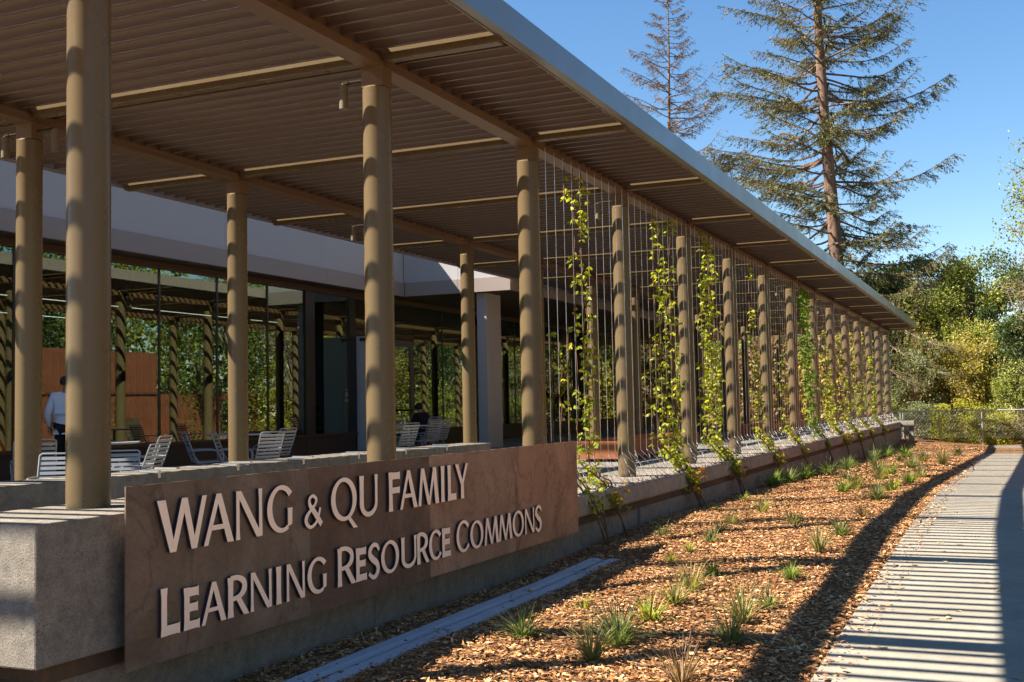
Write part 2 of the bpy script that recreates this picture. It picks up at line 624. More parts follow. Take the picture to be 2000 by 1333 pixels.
path = bpy.data.objects.new('path', None)
COL.objects.link(path)
path['kind'] = 'structure'
PX0, PX1 = -1.16, 1.45
yy = -6.0
while yy < 47:
    y1 = yy + 3.05
    mb = MB()
    n = 6
    vs, fs = [], []
    for j in range(n + 1):
        y = yy + .006 + (y1 - yy - .012) * j / n
        z = zr(y) + .012
        vs += [(PX0, y, z), (PX1, y, z), (PX1, y, z - .12), (PX0, y, z - .12)]
    for j in range(n):
        for k in range(4):
            a, b = j * 4 + k, j * 4 + (k + 1) % 4
            fs.append((a, b, b + 4, a + 4))
    fs += [(0, 1, 2, 3), (n * 4, n * 4 + 1, n * 4 + 2, n * 4 + 3)]
    obj('paving_slab', mb.add(vs, fs), M['path'], path, bevel=.006)
    yy = y1
for x0, x1 in ((-4.6, -2.95), (-2.94, -1.17)):
    mb = MB()
    vs = []
    for x in (x0, x1):
        for y in (47.2, 48.6):
            vs += [(x, y, ground(x, y) + .03), (x, y, ground(x, y) - .1)]
    mb.add(vs, [(0, 2, 6, 4), (1, 5, 7, 3), (0, 4, 5, 1), (2, 3, 7, 6), (0, 1, 3, 2), (4, 6, 7, 5)])
    obj('paving_slab', mb, M['path'], path)
kb = MB().box(-.9, 4, 54.6, 55.0, zr(55) - .05, zr(55) + .12)
o = obj('kerb', kb, M['path'])
tag(o, 'low pale concrete kerb beyond the far end of the path', 'kerb')

terr = bpy.data.objects.new('terrace_floor', None)
COL.objects.link(terr)
terr['kind'] = 'structure'
ty = -4.0
while ty < 57:
    y1 = min(57.2, ty + S)
    for x0, x1 in ((-16.0, -13.0), (-12.99, -9.06), (-9.05, -5.80)):
        obj('floor_slab', MB().box(x0, x1, ty + .004, y1 - .004, ZB - .12, ZB), M['terrace'], terr)
    if y1 > 11.6:
        obj('floor_slab', MB().box(-5.792, -5.66, max(11.52, ty + .004), y1 - .004, ZB - .12, ZB), M['terrace'], terr)
    ty = y1

# retaining wall under the terrace edge, with its coping
rw = thing('retaining_wall', 'long grey concrete retaining wall with a rounded coping, along the mulch bed under the trellis', 'wall', (XE, 11.5, ZB))
RP = Vector((XE, 11.5, ZB))


def part(name, mb, m, parent, base, **k):
    o = obj(name, mb, m, parent, **k)
    o.location = Vector(o.location) - Vector(base)
    return o


cy_ = 11.52
while cy_ < 56.5:
    y1 = min(cy_ + 7.36, 57.0)
    part('coping', MB().box(-5.66, XE, cy_ + .004, y1 - .004, -1.372, ZB + .003), M['coping'], rw, RP, bevel=.03, seg=3)
    cy_ = y1
part('recessed_joint', MB().box(-5.6, -4.915, 4.72, 57.0, -1.478, -1.372), M['dark_joint'], rw, RP)
for a, b in ((4.66, 8.3), (8.31, 15.6), (15.61, 23), (23.01, 30.3), (30.31, 37.7), (37.71, 45), (45.01, 57)):
    part('lower_wall', MB().box(-5.6, -4.94 if a < 11 else -4.895, a, b, -2.5, -1.478), M['concrete_base'], rw, RP, bevel=.008)
ep = thing('end_post', 'pale concrete post with overhanging cap and pipes at the far end of the retaining wall', 'post', (-4.75, 57.1, -2.1))
EB = Vector((-4.75, 57.1, -2.1))
part('cap', MB().box(-5.0, -4.25, 57.02, 57.6, -1.36, -1.06), M['terrace'], ep, EB, bevel=.02)
part('post', MB().box(-4.52, -4.30, 57.1, 57.5, -2.4, -1.36), M['terrace'], ep, EB, bevel=.01)
for x in (-4.9, -4.7):
    part('pipe', MB().tube([(x, 57.3, -2.4), (x, 57.3, -1.36)], .03, 8), M['galv'], ep, EB)
for z in (-1.62, -1.95):
    part('rail', MB().tube([(-5.0, 57.28, z), (-4.52, 57.28, z)], .025, 8), M['galv'], ep, EB)

pl = thing('plinth_wall', 'thick pitted concrete wall carrying the nearest column, behind the name sign', 'wall', (-5.3, 4.62, -1.37))
PB = Vector((-5.3, 4.62, -1.37))
part('wall_block', MB().box(-5.75, XE, 4.62, 11.5, -1.372, PL), M['concrete'], pl, PB, bevel=.012)

sw = thing('seat_wall', 'low concrete seat wall with small steel clips on its edge, behind the sign', 'wall', (-8.0, 0, ZB))
SB = Vector((-8.0, 0, ZB))
part('wall_block', MB().box(-8.3, -7.75, -2, 16.75, ZB + .002, PL + .004), M['concrete'], sw, SB, bevel=.012)
for y in (8.9, 10.15, 11.4, 12.65, 13.9, 15.15):
    part('edge_clip', MB().box(-7.97, -7.738, y - .02, y + .02, PL + .006, PL + .022).box(-7.75 + .001, -7.736, y - .02, y + .02, PL - .05, PL + .006), M['steel'], sw, SB)
    part('edge_clip', MB().box(-8.28, -7.99, y + .55, y + .60, PL + .006, PL + .02), M['steel'], sw, SB)

# trench drain
dr = thing('trench_drain', 'straight galvanised trench drain lying in the mulch in front of the sign wall', 'drain', (-4.27, 8, -1.8))
DB = Vector((-4.27, 8, -1.8))


def dz(y):
    return ground(-4.27, y) + .025


for i in range(6):
    ya, yb = 2.4 + i * 1.64, 2.4 + (i + 1) * 1.64 - .006
    for name, x0, x1, dh in (('flange', -4.44, -4.335, 0), ('slot_rail', -4.333, -4.285, -.012), ('slot_rail', -4.26, -4.22, -.012), ('flange', -4.218, -4.10, 0), ('channel', -4.335, -4.218, -.05)):
        vs = []
        for y in (ya, yb):
            z = dz(y) + dh
            vs += [(x0, y, z - .03), (x1, y, z - .03), (x1, y, z), (x0, y, z)]
        part(name, MB().add(vs, [(0, 1, 2, 3), (4, 7, 6, 5), (0, 4, 5, 1), (1, 5, 6, 2), (2, 6, 7, 3), (3, 7, 4, 0)]), M['drain'], dr, DB)

# mulch chips
def bed(n, ya, yb, smin, smax, name):
    # more chips near the camera
    y = ya + (yb - ya) * RNG.random(n) ** 1.35
    x = -4.9 + 3.72 * RNG.random(n)
    keep = ~((x > -4.46) & (x < -4.08) & (y < 12.25) & (RNG.random(n) < .93))
    x, y = x[keep], y[keep]
    n = len(x)
    spill = RNG.random(n) < .02
    x = np.where(spill, -1.25 + .35 * RNG.random(n) ** 2, x)
    z = np.array([ground(a, b) if a < -1.16 else zr(b) + .014 for a, b in zip(x, y)]) + .02 * np.sin(x * 3.1 + y * 1.3) * np.sin(y * 2.3) * ((x > -4.7) & (x < -1.4)) + RNG.random(n) * .028 + .004
    C = np.stack([x, y, z], 1)
    L = smin + (smax - smin) * RNG.random(n) ** 1.8
    U = RNG.normal(size=(n, 3)) * [1, 1, .22]
    U = unit(U)
    up_ = np.tile([[0, 0, 1.]], (n, 1)) + RNG.normal(size=(n, 3)) * .2
    R = unit(np.cross(up_, U))
    Nn = np.cross(U, R)
    Wd = L * (.22 + .38 * RNG.random(n))
    l, w = L[:, None] / 2, Wd[:, None] / 2
    j = 1 + (RNG.random((n, 4, 1)) - .5) * .7
    t = (.10 * L)[:, None]
    P_ = [C - U * l * j[:, 0] + R * w * .5, C - U * l * .2 - R * w * j[:, 1] - Nn * t * .3, C + U * l * j[:, 2] - R * w * .3, C + U * l * .15 + R * w * j[:, 3] - Nn * t * .3, C + Nn * t]
    V = np.stack(P_, 1).reshape(-1, 3)
    i = np.arange(n)[:, None] * 5
    F = np.concatenate([i + [[0, 1, 4]], i + [[1, 2, 4]], i + [[2, 3, 4]], i + [[3, 0, 4]]], 1).reshape(-1, 3)
    o = link(name, np_mesh(name, V, F), M['chips'])
    tag(o, None or 'loose orange brown bark chips covering the planting bed', 'mulch', kind='stuff')
    return o


b_ = bed(150000, 3.2, 26, .012, .066, 'bark_chips')
b2_ = bed(26000, 24, 56, .045, .12, 'bark_chips')
b2_['label'] = 'bark chips at the far end of the planting bed'

# ------------------------------------------------------------------ canopy
can = thing('canopy', 'long khaki metal canopy roof of curved louvre blades over two rows of columns', 'canopy', (-8, 5, ZT))
CB = Vector((-8, 5, ZT))
YA, YB_ = Y0 - 2 * S - .1, Y0 + 14 * S + .12
X_OUT, X_IN = -3.98, -11.93


def cpart(name, mb, m, **k):
    return part(name, mb, m, can, CB, **k)


# outer fascia: a deep C channel
cpart('fascia', MB().sweep([(-.10, 3.33), (.0, 3.33), (.0, 3.60), (-.03, 3.60), (-.03, 3.585), (-.012, 3.585), (-.012, 3.350), (-.10, 3.350)][::-1], (X_OUT, YB_, 0), (X_OUT, YA, 0)), M['fascia_metal'])
cpart('fascia_lip', MB().box(X_OUT - .125, X_OUT - .103, YA, YB_, 3.324, 3.375), M['khaki'])
cpart('fascia', MB().box(X_OUT - .2, X_OUT - .02, YB_ + .002, YB_ + .03, 3.33, 3.60).box(X_IN, X_OUT - .21, YB_ + .002, YB_ + .03, 3.33, 3.60), M['fascia_metal'])
cpart('rear_fascia', MB().sweep([(.0, 3.34), (.10, 3.34), (.10, 3.36), (.02, 3.36), (.02, 3.60), (.0, 3.60)], (X_IN, YB_, 0), (X_IN, YA, 0)), M['taupe_band'])
for X in (XF, XB):
    cpart('long_beam', MB().box(X - .10, X + .10, YA, YB_, ZT, ZT + .03).box(X - .085, X + .085, YA, YB_, ZT + .03, ZT + .10).box(X - .035, X + .035, YA, YB_, ZT + .10, 3.56), M['khaki_roof'])
for k in range(-2, 15):
    y = Y0 + k * S
    for x0, x1 in ((XF + .105, X_OUT - .128), (XB + .105, XF - .105), (X_IN + .11, XB - .105)):
        cpart('cross_beam', MB().box(x0, x1, y - .085, y + .085, 3.345, 3.57).box(x0, x1, y - .055, y + .055, 3.285, 3.345), M['khaki'])
# louvre blades
sec_t = []
for i in range(8):
    an = math.radians(2 + 84 * i / 7)
    sec_t.append((-.078 + .153 * math.cos(an), .153 * math.sin(an)))
blade = [(.052, -.004), (.078, -.004)] + sec_t[:] + [(a + .005 * math.cos(math.radians(2 + 84 * i / 7)), z + .005 * math.sin(math.radians(2 + 84 * i / 7))) for i, (a, z) in reversed(list(enumerate(sec_t)))] if False else [(.050, .0), (.050, -.006), (.0805, -.006)] + [(a + .005 * math.cos(math.radians(2 + 84 * i / 7)), z + .005 * math.sin(math.radians(2 + 84 * i / 7))) for i, (a, z) in enumerate(sec_t)] + sec_t[::-1]
FIELDS = ((XF + .037, X_OUT - .13), (XB + .037, XF - .037), (X_IN + .11, XB - .037))
blade_me = []
for x0, x1 in FIELDS:
    b = MB()
    n = len(blade)
    b.v = [(x0, a, z) for a, z in blade] + [(x1, a, z) for a, z in blade]
    b.f = [(k, (k + 1) % n, n + (k + 1) % n, n + k) for k in range(n)] + [tuple(range(n))[::-1], tuple(range(n, 2 * n))]
    me = b.mesh('louvre_blade')
    smooth(me, 40)
    me.materials.append(M['khaki_roof'])
    blade_me.append((me, b))
rest = MB()
for k in range(-2, 14):
    for i in range(14):
        y = Y0 + k * S + (i + 1) * S / 15
        for me, b in blade_me:
            if 0 <= k <= 6:
                o = link('louvre_blade', me, None, can)
                o.location = Vector((0, y, 3.36)) - CB
            else:
                rest.add([(vx, vy + y, vz + 3.36) for vx, vy, vz in b.v], b.f)
o = cpart('louvre_blades', rest, M['khaki_roof'], sm=True)
o['kind'] = 'stuff'

# ------------------------------------------------------------------ columns and lamps
ORD = ['first', 'second', 'third', 'fourth', 'fifth', 'sixth', 'seventh', 'eighth', 'ninth', 'tenth', 'eleventh', 'twelfth', 'thirteenth', 'fourteenth', 'fifteenth', 'sixteenth', 'seventeenth']
shaft = MB()
rr_ = .1365
shaft.tube([(0, 0, 0), (0, 0, -ZB + 3.03), (0, 0, -ZB + 3.045)], [rr_, rr_, rr_ - .012], 48)
shaft_me = shaft.mesh('shaft')
smooth(shaft_me, 35)
shaft_me.materials.append(M['khaki'])
capm = MB().box(-.115, .115, -.085, .085, -ZB + 3.045, -ZB + ZT - .012).box(-.13, .13, -.10, .10, -ZB + ZT - .012, -ZB + ZT - .001)
cap_me = capm.mesh('cap_plate')
cap_me.materials.append(M['khaki_roof'])
base_me = MB().tube([(0, 0, 0), (0, 0, .012)], .165, 40).mesh('base_ring')
base_me.materials.append(M['khaki_roof'])
for k in range(-1, 15):
    if k == 0:
        lab = 'front row column nearest the camera, standing on the plinth wall left of the sign'
    elif k == -1:
        lab = 'front row column just outside the left of the view'
    elif k == 1:
        lab = 'front row column rising behind the middle of the name sign'
    elif k == 2:
        lab = 'front row column behind the right end of the sign, where the cables start'
    elif k == 14:
        lab = 'last front row column at the far end of the canopy'
    else:
        lab = ORD[k] + ' khaki column of the front row counting away from the nearest one'
        lab = ORD[k] .replace('', '') + ' khaki front row column after the one on the plinth, banded by louvre shadows' if False else lab
    z0 = PL if k < 2 else ZB
    t = thing('canopy_column', lab, 'column', (XF, Y0 + k * S, ZB), 0, 'front row of khaki canopy columns')
    if k < 2:
        b = MB().tube([(0, 0, PL - ZB), (0, 0, -ZB + 3.03), (0, 0, -ZB + 3.045)], [rr_, rr_, rr_ - .012], 48)
        me = b.mesh('shaft')
        smooth(me, 35)
        link('shaft', me, M['khaki'], t)
    else:
        link('shaft', shaft_me, None, t)
    link('cap_plate', cap_me, None, t)
for k in range(-1, 14):
    lab = {1: 'leftmost column of the rear row, behind the white chairs', 2: 'rear row column between the two round tables near the glass wall', 4: 'rear row column beside the end of the seat wall'}.get(k, 'rear row column ' + (ORD[k - 1] + ' from the left edge of the photo, near the building' if k > 0 else ('just outside the left edge of the view' if k == 0 else 'farther left outside the view')))
    t = thing('canopy_column', lab, 'column', (XB, Y0 + k * S, ZB), 0, 'rear row of khaki canopy columns')
    link('shaft', shaft_me, None, t)
    link('cap_plate', cap_me, None, t)

arm_me = MB().tube([(0, 0, 0), (-.24, 0, 0)], .013, 8).box(-.262, -.21, -.02, .02, -.012, .012).mesh('arm')
arm_me.materials.append(M['lamp_arm'])
can_me = MB().tube([(-.27, 0, -.02), (-.27, 0, -.25)], .043, 20).tube([(-.27, 0, -.002), (-.27, 0, -.02)], .02, 10).mesh('housing')
smooth(can_me)
can_me.materials.append(M['lamp_body'])
for X, k, s, lab in ((XF, 1, 1, 'cylinder lamp on the column behind the middle of the sign'), (XF, 3, 1, 'cylinder lamp on the third front column, among the cables'), (XF, 5, 1, 'cylinder lamp on the fifth front column'), (XF, 7, 1, 'cylinder lamp on the seventh front column'), (XF, 9, 1, 'cylinder lamp on the ninth front column'),
                     (XB, 1, 1, 'cylinder lamp left of the leftmost rear column, at the photo edge'), (XB, 1, -1, 'cylinder lamp right of the leftmost rear column'), (XB, 3, 1, 'cylinder lamp on the third rear column, seen beside the near front column'), (XB, 5, 1, 'cylinder lamp on the fifth rear column')):
    t = thing('column_lamp', lab, 'lamp', (X - .10 * s, Y0 + k * S, 3.14), 0 if s > 0 else PI, 'cylinder lamps under the canopy')
    link('arm', arm_me, None, t)
    link('housing', can_me, None, t)

# ------------------------------------------------------------------ name sign
sg = thing('name_sign', 'wide weathered steel name sign with raised pale lettering, fixed to the plinth wall', 'sign', (-4.76, 5.2, -1.5))
GB = Vector((-4.76, 5.2, -1.5))
bounds = [5.18, 7.08, 8.95, 10.84, 12.69]
for i in range(4):
    part('steel_plate', MB().box(-4.762, -4.752, bounds[i] + .0015, bounds[i + 1] - .0015, -1.495, -.425), SIGN_M[i], sg, GB)
for y in (5.5, 7.0, 8.6, 10.2, 12.3):
    part('batten', MB().box(-4.862 if y < 11.5 else -4.86, -4.763, y - .04, y + .04, -1.3, -.72), M['hook'], sg, GB)
TK, TN = .060, .038


def diag(x0a, x0b, ya, x1a, x1b, yb):
    return [((x0a, ya), (x0b, ya)), ((x1a, yb), (x1b, yb))]


def arcr(cx, cyy, rx, ry, a0, a1, wf, n=22):
    out = []
    for i in range(n + 1):
        a = math.radians(a0 + (a1 - a0) * i / n)
        w = wf(a)
        c, s = math.cos(a), math.sin(a)
        out.append(((cx + rx * c, cyy + ry * s), (cx + (rx - w) * c, cyy + (ry - w * .8) * s)))
    return out


def contrast(T, t, rot=0.25):
    return lambda a: t + (T - t) * abs(math.cos(a - rot)) ** 1.3


def spline(pts, per=6):
    P = [Vector(p) for p in pts]
    out = []
    for i in range(len(P) - 1):
        p0, p1, p2, p3 = P[max(0, i - 1)], P[i], P[i + 1], P[min(len(P) - 1, i + 2)]
        for j in range(per):
            t = j / per
            out.append(.5 * ((2 * p1) + (p2 - p0) * t + (2 * p0 - 5 * p1 + 4 * p2 - p3) * t * t + (3 * p1 - p0 - 3 * p2 + p3) * t ** 3))
    out.append(P[-1])
    return out


def stroke(pts, w, h, per=6):
    s = spline([(x * w, y * h, t) for x, y, t in pts], per)
    out = []
    for i, p in enumerate(s):
        d = (s[min(i + 1, len(s) - 1)] - s[max(i - 1, 0)]).to_2d()
        d.normalize()
        n = Vector((-d.y, d.x)) * p.z / 2
        out.append(((p.x + n.x, p.y + n.y), (p.x - n.x, p.y - n.y)))
    return out


def glyph(ch, w, h, T=TK, t=TN):
    q = lambda *a: diag(a[0] * w, a[1] * w, a[2] * h, a[3] * w, a[4] * w, a[5] * h)
    fl = lambda x0, x1, y0=0., y1=1.: [((x0 - .006, y0 * h), (x1 + .006, y0 * h)), ((x0, (y0 * .8 + y1 * .2) * h), (x1, (y0 * .8 + y1 * .2) * h)), ((x0, (y0 * .2 + y1 * .8) * h), (x1, (y0 * .2 + y1 * .8) * h)), ((x0 - .006, y1 * h), (x1 + .006, y1 * h))]
    bar = lambda x0, x1, yc, th: [((x0, yc - th / 2), (x0, yc + th / 2)), ((x1 - .02, yc - th / 2), (x1 - .02, yc + th / 2)), ((x1, yc - th / 2 - .006), (x1, yc + th / 2 + .006))]
    if ch == 'W':
        return [q(0, .165, 1, .25, .37, 0), q(.27, .37, 0, .485, .6, 1), q(.48, .60, 1, .68, .79, 0), q(.69, .79, 0, .905, 1, 1)]
    if ch == 'A':
        return [q(0, .14, 0, .42, .56, 1), q(.40, .58, 1, .78, 1, 0), q(.27, .72, .385, .235, .76, .285)]
    if ch == 'N':
        return [[((0.0, 0), (.16 * w, 0)), ((.02 * w, .2 * h), (.14 * w, .2 * h)), ((.02 * w, h), (.14 * w, h))], q(.0, .20, 1, .78, 1.0, 0), [((.87 * w, .02 * h), (1 * w, .02 * h)), ((.87 * w, .8 * h), (.985 * w, .8 * h)), ((.85 * w, h), (1 * w, h))]]
    if ch == 'M':
        return [q(-.02, .11, 0, .13, .24, 1), q(.12, .28, 1, .44, .58, .0), q(.46, .56, 0, .73, .85, 1), q(.70, .87, 1, .83, 1.02, 0)]
    if ch == 'I':
        return [fl(w / 2 - T * .5, w / 2 + T * .5)]
    if ch == 'L':
        return [fl(0, T * .95), bar(T * .5, w, .032, .06)]
    if ch == 'E':
        return [fl(0, T * .95), bar(T * .5, w, .027, .05), bar(T * .5, w * .88, h * .52, .05), bar(T * .5, w * .93, h - .03, .052)]
    if ch == 'F':
        return [fl(0, T * .95), bar(T * .5, w * .98, h * .53, .05), bar(T * .5, w, h - .032, .056)]
    if ch == 'Y':
        return [q(0, .25, 1, .42, .63, .40), q(.82, 1, 1, .44, .60, .38), [((.40 * w, 0), (.66 * w, 0)), ((.42 * w, .2 * h), (.64 * w, .2 * h)), ((.42 * w, .43 * h), (.63 * w, .43 * h))]]
    if ch == 'O':
        return [arcr(w / 2, h / 2, w / 2, h / 2 * 1.03, 0, 360, contrast(T * 1.02, t * .95), 40)]
    if ch == 'Q':
        return [arcr(w / 2, h / 2, w / 2, h / 2 * 1.03, 0, 360, contrast(T * 1.02, t * .95), 40), q(.60, .74, .06, .86, 1.03, -.22)]
    if ch == 'C':
        return [arcr(w * .56, h / 2, w * .56, h / 2 * 1.03, 40, 322, contrast(T, t * .95), 30)]
    if ch == 'G':
        return [arcr(w * .56, h / 2, w * .56, h / 2 * 1.03, 42, 300, contrast(T, t * .95), 30), [((.80 * w, .09 * h), (.97 * w, .14 * h)), ((.80 * w, .45 * h), (.98 * w, .45 * h)), ((.78 * w, .5 * h), (w, .5 * h))]]
    if ch == 'U':
        s = [((0 - .004, h), (T + .004, h)), ((0, .8 * h), (T, .8 * h)), ((0, .32 * h), (T, .32 * h))]
        n = 14
        for i in range(1, n):
            a = PI + PI * i / n
            ww = T + (t - T) * i / n
            s.append(((w / 2 + w / 2 * math.cos(a), .32 * h + .34 * h * math.sin(a)), (w / 2 + (w / 2 - ww) * math.cos(a), .32 * h + (.34 * h - t) * math.sin(a))))
        s += [((w, .32 * h), (w - t, .32 * h)), ((w, .8 * h), (w - t, .8 * h)), ((w + .005, h), (w - t - .005, h))]
        return [s]
    if ch == 'R':
        bowl = stroke([(.12, .97, t), (.48, .965, t), (.78, .84, T * .9), (.80, .64, T), (.56, .49, t), (.2, .45, t * .9)], w, h)
        return [fl(0, T), bowl, q(.34, .60, .48, .78, 1.06, 0)]
    if ch == 'S':
        return [stroke([(.93, .80, t * .9), (.76, .95, t), (.46, .985, t), (.20, .87, T * .85), (.17, .70, T), (.42, .55, T * 1.05), (.72, .42, T * 1.05), (.84, .25, T), (.70, .06, T * .8), (.40, .01, t), (.06, .15, t * .9)], w, h)]
    if ch == '&':
        T, t = T * .62, t * .66
        return [stroke([(1.0, .03, T * 1.25), (.62, .42, T * 1.25), (.32, .70, T), (.30, .90, t), (.50, .985, t), (.70, .86, t * 1.1), (.62, .70, t)], w, h),
                stroke([(.62, .70, t), (.34, .52, t), (.12, .34, T), (.10, .16, T), (.32, .0, t), (.62, .08, t), (.80, .28, t), (.93, .58, t)], w, h)]
    return []


def add_letter(ch, ya, yb, z0, hgt, T=TK, t=TN):
    strokes = glyph(ch, yb - ya, hgt, T, t)
    mb = MB()
    front = []
    XBK, XFR = -4.7425, -4.722
    for si, st in enumerate(strokes):
        xf = XFR + si * .0004
        b = len(mb.v)
        for (L, R) in st:
            for (u, v) in (L, R):
                mb.v.append((xf, u, v))
            for (u, v) in (L, R):
                mb.v.append((XBK, u, v))
        n = len(st)
        for i in range(n - 1):
            a, c = b + i * 4, b + (i + 1) * 4
            front.append(len(mb.f))
            mb.f += [(a, a + 1, c + 1, c), (a, c, c + 2, a + 2), (a + 1, a + 3, c + 3, c + 1), (a + 2, c + 2, c + 3, a + 3)]
        e = b + (n - 1) * 4
        mb.f += [(b, b + 2, b + 3, b + 1), (e, e + 1, e + 3, e + 2)]
    me = bpy.data.meshes.new('letter')
    me.from_pydata(mb.v, [], mb.f)
    me.materials.append(M['letter'])
    me.materials.append(M['letter_edge'])
    fs = set(front)
    me.polygons.foreach_set('material_index', [0 if i in fs else 1 for i in range(len(me.polygons))])
    bm = bmesh.new()
    bm.from_mesh(me)
    bmesh.ops.recalc_face_normals(bm, faces=bm.faces)
    bm.to_mesh(me)
    bm.free()
    o = link('letter', me, None, sg)
    o.location = Vector((0, ya, z0)) - GB
    return o


ROW1 = [('W', 5.411, 5.871), ('A', 5.842, 6.145), ('N', 6.167, 6.457), ('G', 6.513, 6.817), ('Q', 7.316, 7.681), ('U', 7.727, 8.0), ('F', 8.187, 8.369), ('A', 8.369, 8.674), ('M', 8.697, 9.068), ('I', 9.107, 9.197), ('L', 9.254, 9.42), ('Y', 9.406, 9.675)]
for ch, a, b in ROW1:
    add_letter(ch, a, b, -.848, .322)
add_letter('&', 6.964, 7.184, -.852, .228)
ROW2 = [('L', 5.448, 5.614, 1), ('E', 5.654, 5.799, 0), ('A', 5.818, 6.063, 0), ('R', 6.083, 6.293, 0), ('N', 6.32, 6.558, 0), ('I', 6.606, 6.676, 0), ('N', 6.732, 6.959, 0), ('G', 6.994, 7.248, 0),
        ('R', 7.401, 7.643, 1), ('E', 7.663, 7.82, 0), ('S', 7.841, 8.025, 0), ('O', 8.045, 8.338, 0), ('U', 8.38, 8.638, 0), ('R', 8.655, 8.86, 0), ('C', 8.872, 9.108, 0), ('E', 9.125, 9.29, 0),
        ('C', 9.41, 9.68, 1), ('O', 9.701, 9.99, 0), ('M', 10.02, 10.342, 0), ('M', 10.358, 10.675, 0), ('O', 10.695, 10.988, 0), ('N', 11.016, 11.268, 0), ('S', 11.295, 11.48, 0)]
for ch, a, b, big in ROW2:
    add_letter(ch, a, b, -1.343, .288 if big else .26, .052, .034)


# faint yellow crayon marks, turned on their side, low on the first plate
def crayon(pts, y, z, s):
    # pts in a (u along the line, v up) frame; u runs up the plate
    return [(-4.7505, y - v * s, z + u * s) for u, v in pts]


marks = MB()
SIX = [(.8, 1), (.3, .8), (.1, .3), (.4, 0), (.8, .2), (.6, .5), (.2, .4)]
DIG = {'7': [(0, 1), (.8, 1), (.3, 0)], '1': [(.4, 1), (.4, 0)], '8': [(.5, .5), (.1, .8), (.5, 1), (.8, .8), (.5, .5), (.1, .2), (.5, 0), (.9, .2), (.5, .5)], '2': [(.1, .8), (.5, 1), (.8, .7), (.1, 0), (.9, 0)], '/': [(.1, 0), (.7, 1)],
       'b': [(.1, 1), (.1, 0), (.6, .05), (.7, .35), (.15, .5)], 'v': [(.1, .6), (.4, 0), (.7, .6)], 'e': [(.15, .3), (.7, .35), (.5, .6), (.15, .4), (.25, .05), (.7, .1)], '9': [(.7, .5), (.3, .5), (.3, .95), (.7, .95), (.7, 0)], '3': [(.1, .9), (.7, .9), (.4, .55), (.8, .3), (.1, 0)]}
for row, y, z in (('7118/21', 5.335, -1.40), ('b1ve93', 5.405, -1.35)):
    u0 = 0
    for ch in row:
        marks.tube(crayon([(a * .8 + u0, b) for a, b in DIG[ch]], y, z, .034), .0016, 4)
        u0 += .95
part('crayon_mark', marks, M['chalk'], sg, GB)

# ------------------------------------------------------------------ building
bd = thing('glass_building', 'low modern building with reflecting glass walls and pale grey upper panels behind the terrace', 'building', (-16, 26, ZB))
BB = Vector((-16, 26, ZB))


def bpart(name, mb, m, **k):
    return part(name, mb, m, bd, BB, **k)


YL = 5.38
mull = [YL + 1.86 * j for j in range(10)]                      # ... 18.40, 20.26, 22.12
edges = mull + [23.65]
for a, b in zip(edges[:-1], edges[1:]):
    bpart('glass_pane', MB().box(XG - .006, XG + .006, a + .029, b - .029, -.60, 2.98), M['glass'])
    bpart('base_panel', MB().box(XG - .10, XG + .03, a + .003, b - .003, ZB, -.655), M['base_panel'])
for y in mull:
    bpart('mullion', MB().box(XG - .12, XG + .02, y - .028, y + .028, -.60, 2.98), M['mullion'])
bpart('glass_pane', MB().box(XG - .006, XG + .006, 24.06, 25.68, -.60, 2.98), M['glass'])
bpart('base_panel', MB().box(XG - .10, XG + .03, 23.66, 25.98, ZB, -.655), M['base_panel'])
for a, b in ((23.65, 24.05), (25.69, 25.99)):
    bpart('corner_post', MB().box(XG - .2, XG + .05, a, b, -.60, 2.98), M['mullion'])
bpart('sill', MB().box(XG - .12, XG + .09, YL - .1, 25.99, -.655, -.60), M['brown_frame'])
bpart('header', MB().box(XG - .12, XG + .09, YL - .1, 57, 2.98, 3.115), M['brown_frame'])
# the door bay
bpart('transom', MB().box(XG - .08, XG + .05, 26.0, 29.25, 1.98, 2.12), M['brown_frame'])
bpart('glass_pane', MB().box(XG - .006, XG + .006, 26.0, 29.25, 2.12, 2.98), M['glass'])
dl = bpart('door', MB().box(XG + .02, XG + 1.02, 26.06, 26.11, ZB + .02, 1.95), M['door_white'])
h_ = obj('closer', MB().box(XG + .15, XG + .45, 26.02, 26.06, 1.82, 1.9), M['black'], dl)
d2 = bpart('door', MB().box(XG - .025, XG + .025, 28.0, 28.14, ZB + .02, 1.96).box(XG - .025, XG + .025, 29.02, 29.22, ZB + .02, 1.96).box(XG - .025, XG + .025, 28.14, 29.02, 1.78, 1.96).box(XG - .025, XG + .025, 28.14, 29.02, ZB + .02, -.8), M['door_grey'])
obj('glass_pane', MB().box(XG - .006, XG + .006, 28.14, 29.02, -.8, 1.78), M['glass'], d2)
obj('push_bar', MB().tube([(XG + .08, 28.1, -.05), (XG + .08, 29.12, -.05)], .03, 10), M['black'], d2)
bpart('glass_pane', MB().box(XG - .006, XG + .006, 26.95, 27.98, ZB + .1, 1.98), M['glass'])
# wall beyond the door
y = 29.25
while y < 56.5:
    b = min(y + 1.86, 57)
    bpart('glass_pane', MB().box(XG - .006, XG + .006, y + .03, b - .03, -.60, 2.98), M['glass'])
    bpart('mullion', MB().box(XG - .12, XG + .02, b - .028, b + .028, -.60, 2.98), M['mullion'])
    bpart('base_panel', MB().box(XG - .10, XG + .03, y + .003, b - .003, ZB, -.60), M['base_panel'])
    y = b
